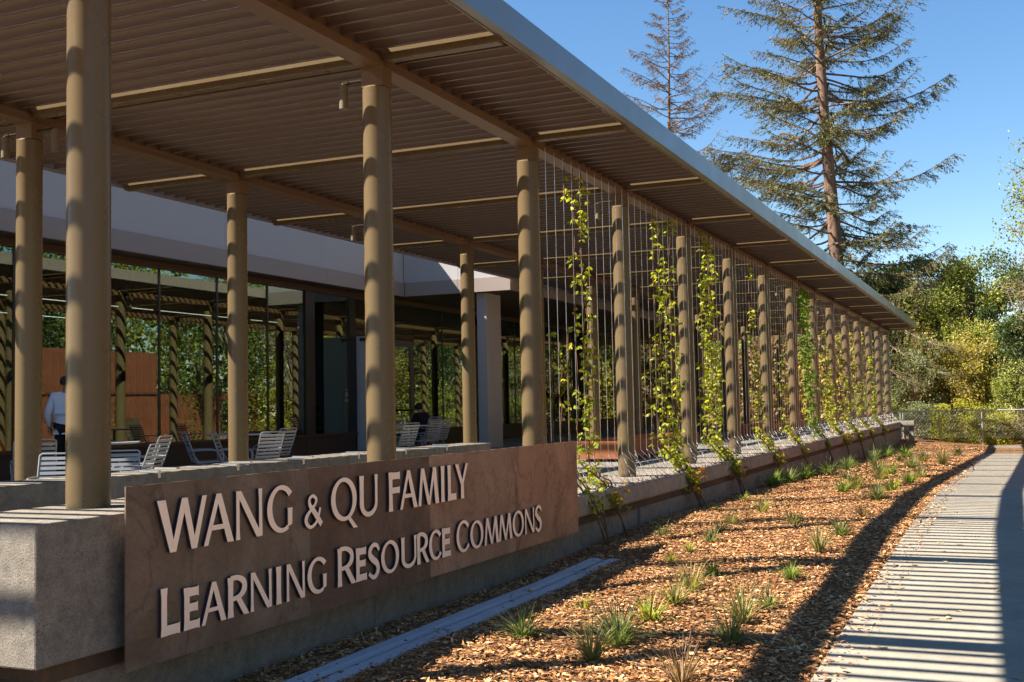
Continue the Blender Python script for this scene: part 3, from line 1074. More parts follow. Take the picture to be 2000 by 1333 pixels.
# fascia over the terrace side
XFA = -15.28
yp = YL - .4
while yp < 27.3:
    b = min(yp + 3.72, 27.48)
    bpart('fascia_panel', MB().box(XFA - .10, XFA, yp + .004, b - .004, 3.10, 3.475), M['taupe_band'])
    yp = b
yp = YL - .4
for b in (8.3, 12.1, 15.9, 19.7, 23.45, 27.535):
    bpart('upper_panel', MB().box(XFA - .12, XFA - .045, yp + .004, b - .004, 3.48, 5.35), M['white_panel'])
    yp = b
bpart('eave_soffit', MB().box(XG - .12, XFA - .105, YL - .4, 27.4, 3.118, 3.16), M['brown_frame'])
# return face and porch
XP = -12.08
for a, b in ((XFA - .04, -13.65), (-13.642, XP)):
    bpart('fascia_panel', MB().box(max(a, XFA + .002), b, 27.50, 27.6, 3.10, 3.475), M['taupe_band'])
    bpart('upper_panel', MB().box(a, b - (.05 if b == XP else 0), 27.54, 27.62, 3.48, 5.35), M['white_panel'])
yp = 27.61
while yp < 57:
    b = min(yp + 3.72, 57.2)
    bpart('fascia_panel', MB().box(XP - .10, XP, yp + .004, b - .004, 3.10, 3.475), M['taupe_band'])
    bpart('upper_panel', MB().box(XP - .12, XP - .045, yp + .004, b - .004, 3.48, 5.35), M['white_panel'])
    yp = b
yb_ = 27.62
while yb_ < 57:
    bpart('soffit_board', MB().box(XG + .10, XP - .105, yb_ + .004, yb_ + .292, 3.118, 3.14), M['soffit'])
    yb_ += .3
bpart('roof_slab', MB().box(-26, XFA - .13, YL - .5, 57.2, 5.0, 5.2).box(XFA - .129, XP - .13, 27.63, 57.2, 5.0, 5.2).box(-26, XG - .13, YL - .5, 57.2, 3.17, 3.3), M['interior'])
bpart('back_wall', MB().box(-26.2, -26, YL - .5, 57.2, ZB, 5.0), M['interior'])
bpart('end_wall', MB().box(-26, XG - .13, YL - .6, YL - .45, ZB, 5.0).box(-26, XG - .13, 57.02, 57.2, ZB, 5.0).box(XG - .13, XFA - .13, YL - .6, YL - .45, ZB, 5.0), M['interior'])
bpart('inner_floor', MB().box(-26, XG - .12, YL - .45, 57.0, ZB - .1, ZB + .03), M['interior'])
for y in (11, 15.2, 19.5, 23.8):
    bpart('inner_post', MB().box(-18.0, -17.8, y - .1, y + .1, ZB + .03, 3.17), M['mullion'])
for x, ya, yb2 in ((-19.2, 9, 27), (-22.5, 9, 24)):
    bpart('light_tube', MB().box(x - .02, x + .02, ya, yb2, 2.532, 2.545), M['lit'])
    bpart('light_housing', MB().box(x - .035, x + .035, ya, yb2, 2.546, 2.62), M['interior'])
for y0_, lab in ((27.82, ''), (39.5, ''), (50.5, '')):
    bpart('pillar', MB().box(-13.23, -12.94, y0_, y0_ + .95, ZB, 3.10), M['white_panel'], bevel=.01)
# small notice on the post by the door
nt_ = MB()
nt_.tube([(XG + .053, 25.5 + .05 * math.cos(a), .40 + .06 * math.sin(a)) for a in np.linspace(0, 2 * PI, 20)], .006, 4)
nt_.tube([(XG + .053, 25.47, .36), (XG + .053, 25.53, .44)], .006, 4)
for z, w in ((.52, .12), (.28, .16), (.245, .22), (.21, .16)):
    for i in range(int(w / .022)):
        yy_ = 25.5 - w / 2 + i * .022
        nt_.box(XG + .0505, XG + .052, yy_, yy_ + .014, z - .008, z + .009)
bpart('door_notice', nt_, M['white_panel'])

# ------------------------------------------------------------------ terrace furniture
def chair_proto():
    t = thing('slat_chair', '', 'chair')
    w = .255
    for s in (-1, 1):
        x = s * w
        obj('side_frame', MB().tube([(x, -.30, .02), (x, -.27, .2), (x, -.245, .40), (x, .15, .385), (x, .235, .62), (x, .315, .84)], .011, 8), M['chair'], t, sm=True)
        obj('leg', MB().tube([(x * .96, .30, .0), (x * .96, .02, .39)], .010, 8), M['chair'], t, sm=True)
        obj('leg', MB().tube([(x * .96, -.30, .0), (x * .96, .12, .40), (x * .96, .2, .5)], .010, 8), M['chair'], t, sm=True)
        obj('armrest', MB().tube([(x * 1.05, .225, .575), (x * 1.06, .05, .585), (x * 1.06, -.17, .58), (x * 1.05, -.25, .53), (x * 1.02, -.26, .40)], .011, 8), M['chair'], t, sm=True)
    obj('top_rail', MB().tube([(-w, .315, .84), (-w + .03, .325, .865), (w - .03, .325, .865), (w, .315, .84)], .011, 8), M['chair'], t, sm=True)
    obj('floor_bar', MB().tube([(-w * .96, -.30, .012), (w * .96, -.30, .012)], .009, 8), M['chair'], t)
    obj('floor_bar', MB().tube([(-w * .96, .30, .012), (w * .96, .30, .012)], .009, 8), M['chair'], t)
    sl = MB().box(-w + .008, w - .008, -.004, .004, -.019, .019)
    me = sl.mesh('back_slat')
    me.materials.append(M['chair'])
    for i in range(7):
        u = i / 6
        z = .44 + .365 * u
        yb = .17 + (.305 - .17) * u
        o = link('back_slat', me, None, t, (0, yb, z))
        o.rotation_euler = (-.33, 0, 0)
    me2 = MB().box(-w + .008, w - .008, -.019, .019, -.004, .004).mesh('seat_slat')
    me2.materials.append(M['chair'])
    for i in range(8):
        u = i / 7
        link('seat_slat', me2, None, t, (0, -.225 + .36 * u, .405 - .015 * u))
    return t


cp0 = chair_proto()
CH = [  # x, y, direction the sitter looks, label, scale
    (-8.95, 8.74, -58, 'sunlit white slat chair behind the seat wall, left of the nearest column', .87),
    (-8.80, 9.44, -58, 'sunlit white slat chair behind the seat wall, showing right of the nearest column', .87),
    (-9.75, 10.75, 205, 'shaded slat chair turned sideways just right of the nearest column', .9),
    (-10.6, 11.9, 200, 'slat chair behind the sideways chair right of the nearest column', .98),
    (-11.1, 13.75, 48, 'blue shaded slat chair left of the rear column, its back to the camera', 1),
    (-10.75, 14.0, 30, 'slat chair half hidden behind the rear column beside the round table', 1),
    (-10.8, 14.75, 165, 'pale slat chair right of the rear column, nearer of a close pair', .96),
    (-11.35, 15.85, 180, 'bluish slat chair right of the rear column, farther of a close pair', 1),
    (-11.2, 19.9, 170, 'slat chair half hidden by the column behind the sign', 1),
    (-12.0, 22.5, 172, 'pale slat chair in front of the seated dark figure', 1),
    (-12.4, 23.7, 172, 'slat chair close behind the pale one by the seated figure', 1),
    (-11.2, 10.6, 140, 'shaded slat chair behind the white chairs, between the two left columns', 1),
    (-9.9, 8.4, 60, 'dark shaded slat chair at the left edge of the photo', 1),
    (-13.3, 32.5, 80, 'lone slat chair in the dark porch beyond the pillar', 1),
]
for i, (x, y, a, lab, s) in enumerate(CH):
    o = cp0 if i == 0 else copy_tree(cp0)
    o.location = (x, y, ZB)
    o.rotation_euler = (0, 0, math.radians(a + 90))
    s *= .94
    o.scale = (s, s, s)
    tag(o, lab, 'chair', 'slat chairs on the terrace')


def table(x, y, lab, r=.5):
    t = thing('round_table', lab, 'table', (x, y, ZB), 0, 'round tables on the terrace')
    obj('table_top', MB().tube([(0, 0, .715), (0, 0, .722), (0, 0, .738)], [r - .01, r, r], 40), M['table'], t)
    obj('stem', MB().cyl(0, 0, .03, .715, .03, 16), M['table'], t, sm=True)
    obj('foot', MB().tube([(0, 0, 0), (0, 0, .015), (0, 0, .03)], [.24, .24, .05], 28), M['table'], t)


table(-11.75, 15.45, 'round table behind the rear column, between the shaded chairs', .52)
table(-11.0, 11.6, 'round table showing just right of the nearest column', .45)
table(-11.9, 21.5, 'round table by the column behind the sign, near the door', .45)

for (x0, x1, y0, y1, lab) in ((-7.75, -6.85, 20.7, 26.6, 'long rust orange steel planter on the terrace behind the third and fourth columns'), (-7.75, -6.85, 33.5, 42.5, 'second rust orange steel planter farther along the terrace')):
    t = thing('steel_planter', lab, 'planter', ((x0 + x1) / 2, y0, ZB), 0, 'steel planters on the terrace')
    B = Vector(((x0 + x1) / 2, y0, ZB))
    for a in ((x0, x0 + .012, y0, y1), (x1 - .012, x1, y0, y1), (x0 + .012, x1 - .012, y0, y0 + .012), (x0 + .012, x1 - .012, y1 - .012, y1)):
        part('side_plate', MB().box(*a, ZB + .06, ZB + .40), M['rust'], t, B)
    part('soil', MB().box(x0 + .012, x1 - .012, y0 + .012, y1 - .012, ZB + .06, ZB + .2), M['mulch'], t, B)
    for yy_ in (y0 + .3, (y0 + y1) / 2, y1 - .3):
        part('foot', MB().box(x0 + .1, x1 - .1, yy_ - .05, yy_ + .05, ZB, ZB + .06), M['hook'], t, B)

# ------------------------------------------------------------------ people
def skin_mesh(name, nodes, edges, m, parent, levels=2, root=0):
    me = bpy.data.meshes.new(name)
    me.from_pydata([n[0] for n in nodes], edges, [])
    me.materials.append(m)
    o = bpy.data.objects.new(name, me)
    COL.objects.link(o)
    o.parent = parent
    sk = o.modifiers.new('skin', 'SKIN')
    sk.use_smooth_shade = True
    if not me.skin_vertices:
        bm = bmesh.new()
        bm.from_mesh(me)
        bm.verts.layers.skin.verify()
        bm.to_mesh(me)
        bm.free()
    for i, n in enumerate(nodes):
        r = n[1] if hasattr(n[1], '__len__') else (n[1], n[1])
        me.skin_vertices[0].data[i].radius = r
        me.skin_vertices[0].data[i].use_root = (i == root)
    sb = o.modifiers.new('sub', 'SUBSURF')
    sb.levels = levels
    sb.render_levels = levels
    return o


def person(lab, loc, rz, J, shirt, trousers, cap, hair):
    """J: joints in metres, the figure looks along local +Y"""
    t = thing('person', lab, 'person', loc, rz)
    v = lambda k: J[k]
    nodes, edges, ix = [], [], {}

    def nd(k, r):
        ix[k] = len(nodes)
        nodes.append((J[k], r))
    for k, r in (('pelvis', (.15, .11)), ('waist', (.135, .10)), ('chest', (.165, .115)), ('neck0', (.07, .06)), ('neck', (.052, .055)), ('skull', (.078, .092)), ('crown', (.06, .075))):
        nd(k, r)
    for s in 'LR':
        for k, r in (('sh', .06), ('el', .042), ('wr', .028), ('palm', (.026, .04)), ('hip', .085), ('kn', .055), ('an', .037), ('toe', .035)):
            nd(k + s, r)
    ch = lambda *a: [edges.append((ix[p], ix[q])) for p, q in zip(a[:-1], a[1:])]
    ch('pelvis', 'waist', 'chest', 'neck0', 'neck', 'skull', 'crown')
    for s in 'LR':
        ch('chest', 'sh' + s, 'el' + s, 'wr' + s, 'palm' + s)
        ch('pelvis', 'hip' + s, 'kn' + s, 'an' + s, 'toe' + s)
        # four fingers and a thumb
        p = Vector(J['palm' + s])
        d = (p - Vector(J['wr' + s])).normalized()
        fw = Vector((0, 1, 0)) if abs(d.y) < .8 else Vector((1, 0, 0))
        for i, ln in enumerate((.062, .075, .07, .052)):
            a = p + fw * (.012 * (1.5 - i) * 1.6) + d * .02
            n0 = len(nodes)
            nodes.append((tuple(a), .009))
            nodes.append((tuple(a + d * ln * .55), .0085))
            nodes.append((tuple(a + d * ln * .85 + (Vector(J['pelvis']) - p).normalized() * .012), .0075))
            edges.extend([(ix['palm' + s], n0), (n0, n0 + 1), (n0 + 1, n0 + 2)])
        n0 = len(nodes)
        nodes.append((tuple(p + fw * .038 - d * .02), .011))
        nodes.append((tuple(p + fw * .05 + d * .03), .009))
        edges.extend([(ix['wr' + s], n0), (n0, n0 + 1)])
    skin_mesh('body', nodes, edges, M['skin'], t)
    # shirt
    n2, e2, i2 = [], [], {}

    def nd2(k, p, r):
        i2[k] = len(n2)
        n2.append((p, r))
    pv = Vector(J['pelvis'])
    nd2('hem', tuple(pv + Vector((0, 0, -.08))), (.195, .145))
    nd2('pelvis', J['pelvis'], (.185, .14))
    nd2('waist', J['waist'], (.175, .135))
    nd2('chest', J['chest'], (.20, .14))
    nd2('neck0', J['neck0'], (.085, .075))
    e2 += [(0, 1), (1, 2), (2, 3), (3, 4)]
    for s in 'LR':
        for k, r in (('sh', .088), ('el', .066), ('wr', .046)):
            nd2(k + s, J[k + s], r)
        e2 += [(i2['chest'], i2['sh' + s]), (i2['sh' + s], i2['el' + s]), (i2['el' + s], i2['wr' + s])]
    skin_mesh('shirt', n2, e2, shirt, t, root=1)
    n3, e3 = [(J['pelvis'], (.165, .125))], []
    for s in 'LR':
        b = len(n3)
        n3 += [(J['hip' + s], .102), (J['kn' + s], .075), (tuple(Vector(J['an' + s]) + Vector((0, 0, .03))), .062)]
        e3 += [(0, b), (b, b + 1), (b + 1, b + 2)]
    skin_mesh('trousers', n3, e3, trousers, t)
    for s in 'LR':
        a, b = Vector(J['an' + s]), Vector(J['toe' + s])
        skin_mesh('shoe', [(tuple(a + Vector((0, -.03, -.02))), .05), (tuple(a.lerp(b, .5) + Vector((0, 0, -.01))), .05), (tuple(b + Vector((0, .02, -.005))), .042)], [(0, 1), (1, 2)], M['shoe'], t)
    sk = Vector(J['skull'])
    cr = Vector(J['crown'])
    upv = (cr - sk).normalized()
    # head-covering shell
    mb = MB()
    mb.tube([tuple(sk + upv * a) for a in (-.02, .03, .08, .115, .13)], [.102, .108, .098, .065, .01], 20)
    obj('cap' if cap else 'hair', mb, M['cap'] if cap else M['dark_cloth'], t, sm=True)
    if cap:
        obj('cap_brim', MB().tube([tuple(sk + Vector((0, .09, .045))), tuple(sk + Vector((0, .09, .055)))], [.09, .09], 20), M['cap'], t)
    for s in (-1, 1):
        obj('ear', MB().tube([tuple(sk + Vector((s * .078, -.01, -.02))), tuple(sk + Vector((s * .092, -.015, .02)))], [.014, .02], 8), M['skin'], t, sm=True)
        obj('eye', MB().tube([tuple(sk + Vector((s * .032, .082, .0))), tuple(sk + Vector((s * .032, .092, .0)))], [.012, .006], 8), M['black'], t)
    obj('nose', MB().tube([tuple(sk + Vector((0, .085, .01))), tuple(sk + Vector((0, .112, -.03)))], [.01, .017], 8), M['skin'], t, sm=True)
    obj('mouth', MB().tube([tuple(sk + Vector((-.025, .085, -.06))), tuple(sk + Vector((.025, .085, -.06)))], .006, 6), M['shoe'], t)
    return t


stand = dict(pelvis=(0, 0, .96), waist=(0, .01, 1.12), chest=(0, 0, 1.36), neck0=(0, -.01, 1.47), neck=(0, .0, 1.53), skull=(0, .02, 1.62), crown=(0, .015, 1.69),
             shL=(-.19, -.01, 1.41), elL=(-.27, -.05, 1.14), wrL=(-.26, .06, .92), palmL=(-.255, .09, .85), shR=(.19, -.01, 1.41), elR=(.26, .0, 1.14), wrR=(.25, .12, .93), palmR=(.24, .16, .86),
             hipL=(-.10, 0, .90), knL=(-.11, .09, .50), anL=(-.11, -.02, .09), toeL=(-.12, .14, .04), hipR=(.10, 0, .90), knR=(.11, .02, .50), anR=(.11, -.15, .11), toeR=(.115, -.01, .04))
person('person seen from behind in pale blue shirt and dark cap, between the left columns', (-14.0, 13.92, ZB), math.radians(35), stand, M['shirt'], M['dark_cloth'], True, None)
sit = dict(pelvis=(0, 0, .50), waist=(0, .03, .66), chest=(0, .09, .88), neck0=(0, .12, .98), neck=(0, .15, 1.03), skull=(0, .19, 1.11), crown=(0, .18, 1.18),
           shL=(-.18, .09, .93), elL=(-.25, .18, .68), wrL=(-.15, .40, .72), palmL=(-.11, .46, .72), shR=(.18, .09, .93), elR=(.25, .18, .68), wrR=(.15, .40, .72), palmR=(.11, .46, .72),
           hipL=(-.10, .05, .48), knL=(-.12, .44, .49), anL=(-.12, .40, .09), toeL=(-.12, .56, .04), hipR=(.10, .05, .48), knR=(.12, .44, .49), anR=(.12, .42, .09), toeR=(.12, .58, .04))
person('seated person in dark clothes leaning forward at the glass wall near the door', (-14.2, 26.5, ZB), math.radians(75), sit, M['dark_cloth'], M['dark_cloth'], False, None)
o = copy_tree(cp0)
o.location = (-14.1, 26.48, ZB)
o.scale = (1, 1, 1)
o.rotation_euler = (0, 0, math.radians(75 + 180))
tag(o, 'slat chair under the seated person in dark clothes', 'chair', 'slat chairs on the terrace')

# ------------------------------------------------------------------ cable trellis and vines
tr_ = thing('cable_trellis', 'row of thin vertical steel cables strung between the canopy beam and the terrace edge', 'trellis', (-5.2, Y0 + 2 * S, ZB))
TB = Vector((-5.2, Y0 + 2 * S, ZB))
XC = -5.225
cabs = []
for k in range(2, 14):
    for i in range(12):
        y = Y0 + k * S + (i + .5) * S / 12
        cabs.append(y)
        d = .42 if i % 2 else -.3
        c = part('cable', MB().tube([(XC, y, ZT), (XC, y, -.70), (-4.93, y + d, ZB + .02)], .0034, 5, False), M['cable'], tr_, TB)
        obj('stay', MB().tube([(XC, y, -.70), (-4.93, y - d, ZB + .02)], .0034, 5, False), M['cable'], c)
        if k < 8:
            obj('anchor_hook', MB().tube([(-4.93, y + d, ZB + .03), (-4.91, y + d, ZB + .005), (-4.88, y + d, ZB + .012), (-4.855, y + d, ZB - .04)], .008, 5), M['hook'], c)


def vine_leaves(C, size, rng, hang=.55):
    """three hanging leaflets at every node"""
    Vs, Fs, o = [], [], 0
    n = len(C)
    az = rng.random(n) * 2 * PI
    for da, sc in ((0, 1.0), (1.0, .8), (-1.0, .8)):
        U = np.stack([np.cos(az + da), np.sin(az + da), -hang - .5 * rng.random(n)], 1)
        U = unit(U)
        L = size * sc * (.7 + .6 * rng.random(n))
        V, F = leaf_cards(C + U * L[:, None] * .5, L, L * .52, U, rng)
        Vs.append(V)
        Fs.append(F + o)
        o += len(V)
    return np.concatenate(Vs), np.concatenate(Fs)


def vine(lab, strands, root_y, mat, dens, seed, size=.085, orange=0, wide=.05):
    """strands: (y, ztop, zbottom, leaf density factor)"""
    rng = np.random.default_rng(seed)
    t = thing('climbing_vine', lab, 'vine', (-4.62, root_y, zw(root_y)), 0, 'vines climbing the cable trellis')
    B = Vector((-4.62, root_y, zw(root_y)))
    st = MB()
    C = []
    for (y, zt, zb, df) in strands:
        pts = []
        z = zb
        while z < zt:
            pts.append((XC + .02 + rng.normal() * .012, y + rng.normal() * .012, z))
            z += .22
        pts.append((XC + .02, y, zt))
        if len(pts) >= 2:
            low = [(-4.66 + rng.normal() * .03, root_y + rng.normal() * .05, zw(root_y)), (-4.80, root_y * .8 + y * .2, -1.35), (-4.93, root_y * .55 + y * .45 + rng.normal() * .05, -1.02)] if zb < .2 else []
            st.tube(low + pts, [.011] * len(low) + [.007] * len(pts), 5)
        n = int((zt - zb) * dens * df * .62)
        zz = zb + (zt - zb) * rng.random(n)
        cl = np.clip(.5 + .42 * np.sin(zz * 7.3 + y * 5) + .35 * np.sin(zz * 2.9 + y * 11), 0, 1)         # clumps along the cable
        keep = rng.random(n) < .15 + .85 * cl
        zz = zz[keep]
        n = len(zz)
        C.append(np.stack([XC + .03 + rng.normal(size=n) * .045, y + rng.normal(size=n) * wide, zz], 1))
        if zb < .2:
            m_ = int(dens * .55)
            u = rng.random(m_)
            a, b = np.array([-4.75, root_y, -1.3]), np.array([XC, y, zb])
            C.append(a + (b - a) * u[:, None] + rng.normal(size=(m_, 3)) * [.05, .10, .06])
    me = st.mesh('stem')
    o = link('stem', me, M['stem'], t)
    o.location = -B
    C = np.concatenate(C)
    V, F = vine_leaves(C, size, rng)
    me = np_mesh('leaves', V, F)
    o = link('leaves', me, mat, t)
    o.location = -B
    if orange:
        C = np.stack([-4.72 + rng.normal(size=orange) * .07, root_y + rng.normal(size=orange) * .16, -1.0 - .45 * rng.random(orange)], 1)
        V, F = vine_leaves(C, size * 1.05, rng)
        o = link('autumn_leaves', np_mesh('autumn_leaves', V, F), M['vine_orange'], t)
        o.location = -B


def near(y):
    return min(cabs, key=lambda c: abs(c - y))


CS = S / 12
g = near(12.95)
vine('sparse vine on the cables just right of the sign, thin low strands', [(g, .95, -.7, .55), (g + CS, .8, -.7, .6), (g + 2 * CS, 1.0, -.7, .5), (g + 5 * CS, .9, -.75, .5)], 13.5, M['vine'], 26, 1)
g = near(13.9)
vine('tall yellow green vine on three cables between the second and third front columns', [(g - CS, 3.1, 2.7, .5), (g, 3.15, -.75, .9), (g + CS, 3.15, -.8, 1.3), (g + CS * 1.4, 1.3, -.9, 1.6)], 14.3, M['vine'], 46, 2, .09, 10)
g = near(17.6)
vine('broad yellow green vine between the third and fourth front columns', [(g - CS, 1.1, -.5, .5), (g, 3.15, -.6, .8), (g + CS, 3.1, -.7, 1.1), (g + 2 * CS, 2.3, -.7, 1.0), (g + 3 * CS, 3.15, -.75, 1.1), (g + 4 * CS, 1.0, -.8, 1.0)], 18.2, M['vine'], 50, 3, .095, 14)
g = near(20.75)
vine('dense yellow green vine reaching the beam between the fourth and fifth front columns', [(g - CS, .8, -.6, .6), (g, 3.2, -.6, 1.3), (g + CS, 3.2, -.65, 1.6), (g + 2 * CS, 3.2, -.7, 1.2), (g + 3 * CS, 3.0, -.7, 1.0), (g + 4 * CS, 1.6, -.7, .9)], 21.4, M['vine'], 52, 4, .095, 16)
g = near(24.9)
vine('loose yellow vine strands between the fifth and sixth front columns', [(g, 3.0, -.6, .8), (g + CS, 2.2, -.6, .9), (g + 2 * CS, 1.2, -.6, .9), (g + 3 * CS, .4, -.7, .8)], 25.5, M['vine'], 40, 5, .095, 10)
g = near(28.4)
vine('low thin vine between the sixth and seventh front columns', [(g, 1.2, -.6, .7), (g + CS, .6, -.6, .9), (g + 2 * CS, .9, -.6, .8)], 29.2, M['vine'], 40, 6, .1, 6)
g = near(32.0)
vine('bright green dense vine filling the cables between the seventh and eighth front columns', [(g - CS * 2, 3.2, 2.0, 2.2), (g - CS, 3.2, .9, 2.6), (g, 3.2, .3, 3.0), (g + CS, 3.2, -.5, 2.6), (g + 2 * CS, 3.2, -.7, 2.4), (g + 3 * CS, 3.0, -.7, 2.2), (g + 4 * CS, 1.6, -.7, 3.0), (g + 5 * CS, .9, -.7, 2.4)], 33.2, M['vine_green'], 27, 7, .105, 0, .13)
g = near(36.2)
vine('pale green vine between the eighth and ninth front columns', [(g, 2.2, -.6, 1.2), (g + CS, 1.4, -.6, 1.6), (g + 2 * CS, 1.8, -.6, 1.4), (g + 4 * CS, .6, -.7, 1.4)], 37.0, M['vine'], 46, 8, .11, 8)
g = near(39.6)
vine('low yellow green vine between the ninth and tenth front columns', [(g, 1.9, -.6, 1.3), (g + 2 * CS, 1.0, -.6, 1.3), (g + 4 * CS, .8, -.7, 1.3)], 40.6, M['vine'], 46, 9, .12, 6)
g = near(43.6)
vine('small vine at the foot of the cables between the tenth and eleventh front columns', [(g, 1.6, -.6, 1.3), (g + 3 * CS, .7, -.7, 1.3)], 44.3, M['vine'], 46, 10, .12, 6)
g = near(48.3)
vine('farthest small vine on the cables near the end of the canopy', [(g, 1.9, -.6, 1.3), (g + 3 * CS, .9, -.7, 1.3)], 48.6, M['vine'], 46, 12, .13, 8)

# ------------------------------------------------------------------ grass tufts
def tuft_mesh(n, h, spread, seed, droop=.5, wid=.006):
    rng = np.random.default_rng(seed)
    Vs, Fs = [], []
    for i in range(n):
        a = rng.random() * 2 * PI
        r0 = spread * .16 * rng.random()
        L = h * 1.2 * (.5 + .55 * rng.random())
        lean = .25 + 1.55 * rng.random() ** .9
        d = np.array([math.cos(a), math.sin(a), 0])
        s = np.array([-d[1], d[0], 0]) * wid * (.7 + .6 * rng.random())
        p = d * r0
        pts = []
        el = PI / 2 - lean * .55
        for j in range(4):
            pts.append(p.copy())
            p = p + (d * math.cos(el) + np.array([0, 0, 1]) * math.sin(el)) * L / 3
            el -= min(lean, 1.1) * droop * .5
        b = len(Vs)
        for j in range(3):
            w = (1, .85, .55)[j]
            Vs += [pts[j] - s * w, pts[j] + s * w]
        Vs.append(pts[3])
        Vs.append(pts[3] + s * .05)
        for j in range(3):
            Fs.append((b + 2 * j, b + 2 * j + 1, b + 2 * j + 3, b + 2 * j + 2))
    return np_mesh('grass_tuft', np.array(Vs), np.array(Fs))


KIND = {}
for key, mat, n, h, sp, dr_, wd in (('green', 'grass', 150, .30, .3, .7, .0045), ('straw', 'grass_straw', 120, .32, .3, .55, .004), ('yellow', 'grass_yellow', 60, .16, .25, .8, .0045), ('rust', 'grass_rust', 90, .30, .2, .3, .0035), ('bright', 'grass_bright', 130, .26, .3, .8, .006), ('dark', 'grass', 60, .17, .3, .8, .005), ('upright', 'grass_straw', 110, .36, .12, .2, .004)):
    KIND[key] = []
    for s in range(3):
        me = tuft_mesh(n, h, sp, hash(key) % 1 + s * 13 + len(key), dr_, wd)
        me.materials.append(M[mat])
        KIND[key].append(me)
TU = [
    (-3.43, 7.9, 'green', 1.0, 'green grass tuft nearest the trench drain'),
    (-2.64, 7.78, 'green', 1.25, 'largest dark green grass tuft in the near mulch'),
    (-2.66, 7.3, 'straw', .95, 'pale wispy grass tuft just in front of the largest green tuft'),
    (-3.37, 9.08, 'yellow', .95, 'small pale yellow tuft beyond the tuft nearest the drain'),
    (-2.65, 8.62, 'yellow', 1.7, 'yellow green tuft behind the largest green tuft'),
    (-2.67, 9.4, 'straw', .95, 'straw coloured tuft behind the yellow green one'),
    (-2.68, 10.0, 'straw', .95, 'straw tuft at the back of the near diagonal line of tufts'),
    (-2.7, 10.88, 'bright', .75, 'small bright green tuft at the end of the near diagonal line'),
    (-1.93, 8.62, 'straw', 1.0, 'green and straw tuft behind the tuft nearest the path'),
    (-1.84, 7.86, 'green', .95, 'green tuft nearest the path in the foreground'),
    (-1.85, 9.22, 'dark', 1.3, 'small dark green tuft beside the long shadow near the path'),
    (-1.92, 10.64, 'bright', .75, 'lone bright tuft at the edge of the long shadow'),
    (-1.87, 6.68, 'rust', 1.05, 'reddish dry tuft cut by the bottom edge of the photo'),
    (-1.91, 12.26, 'upright', .9, 'upright straw tuft beside the round green one'),
    (-1.84, 13.46, 'green', .95, 'round green tuft near the bend of the path shadow'),
    (-2.66, 15.1, 'dark', 1.2, 'small dark tuft alone in the middle of the bed'),
    (-3.41, 14.2, 'straw', .8, 'dull tuft in a loose group near the third column'),
    (-3.34, 13.42, 'dark', 1.2, 'dark low tuft in front of the dull group'),
    (-3.47, 15.08, 'straw', .75, 'thin dull tuft at the back of the loose group'),
    (-3.42, 16.88, 'straw', .95, 'brownish green tuft beyond the loose group'),
    (-3.42, 15.88, 'rust', .65, 'pale brown tuft in front of the brownish green one'),
    (-3.39, 12.58, 'yellow', .9, 'yellow weed on the lit mulch by the shadow of the wall'),
    (-3.43, 11.96, 'yellow', .8, 'small yellow weed nearer than the other by the wall shadow'),
    (-4.17, 14.24, 'dark', 1.1, 'low dull plant in the shade near the vine roots'),
    (-4.28, 19.64, 'yellow', 1.0, 'yellow tuft close to the retaining wall'),
    (-4.2, 17.26, 'yellow', .9, 'small olive tuft near the wall foot'),
    (-1.88, 15.8, 'rust', .9, 'rusty dry tuft beside the narrow part of the mulch'),
    (-4.06, 31.1, 'green', 1.3, ''), (-3.95, 36.16, 'dark', 1.5, ''), (-4.12, 42.5, 'bright', 1.4, ''), (-3.46, 42.18, 'bright', 1.8, ''), (-3.26, 37.48, 'dark', 1.7, ''), (-2.58, 37.48, 'straw', 1.5, ''), (-1.89, 35.1, 'straw', 1.6, ''), (-1.87, 44.9, 'straw', 1.4, ''), (-2.46, 31.6, 'green', 1.35, ''),
    (-3.23, 30.82, 'dark', 1.8, ''), (-2.65, 27.82, 'bright', 1.4, ''), (-2.64, 25.46, 'straw', 1.3, ''), (-1.83, 25.8, 'straw', 1.25, ''), (-1.88, 23.46, 'bright', 1.2, ''), (-3.36, 25.84, 'dark', 1.5, ''), (-2.68, 21.82, 'straw', 1.25, ''), (-2.77, 20.72, 'bright', 1.0, ''), (-1.94, 20.68, 'yellow', 1.9, ''), (-1.96, 18.4, 'green', 1.15, ''),
    (-4.6, 23.76, 'bright', 1.35, ''), (-4.5, 25.0, 'green', 1.3, ''), (-4.35, 26.4, 'bright', 1.4, ''), (-4.18, 28.8, 'green', 1.5, ''), (-4.18, 32.44, 'bright', 1.5, ''), (-4.22, 38.84, 'green', 1.6, ''), (-4.39, 44.7, 'green', 1.6, '')]
KW = dict(green='green', dark='low dark green', bright='bright green', straw='straw tinged', yellow='yellow green', rust='rusty')
far_wall = sorted([t for t in TU if not t[4] and t[0] < -3.9], key=lambda t: t[1])
far_bed = sorted([t for t in TU if not t[4] and t[0] >= -3.9], key=lambda t: t[1])
for i, (x, y, k, s, lab) in enumerate(TU):
    if not lab:
        if x < -3.9:
            n_ = [t[1] for t in far_wall].index(y)
            lab = '%s grass tuft, %s away along the foot of the retaining wall' % (KW[k], ORD[n_])
        else:
            n_ = [t[1] for t in far_bed].index(y)
            lab = '%s grass tuft, %s away among those in the far mulch bed' % (KW[k], ORD[n_] if n_ < 17 else 'last')
    o = link('grass_tuft', KIND[k][i % 3], None, None, (x, y, ground(x, y) + .005), rnd.random() * 6)
    s *= 1.1 if y > 17 else 1.0
    o.scale = (s * 1.1, s * 1.1, s * (.9 + .25 * rnd.random()))
    tag(o, lab, 'grass', 'grass tufts planted in the mulch')

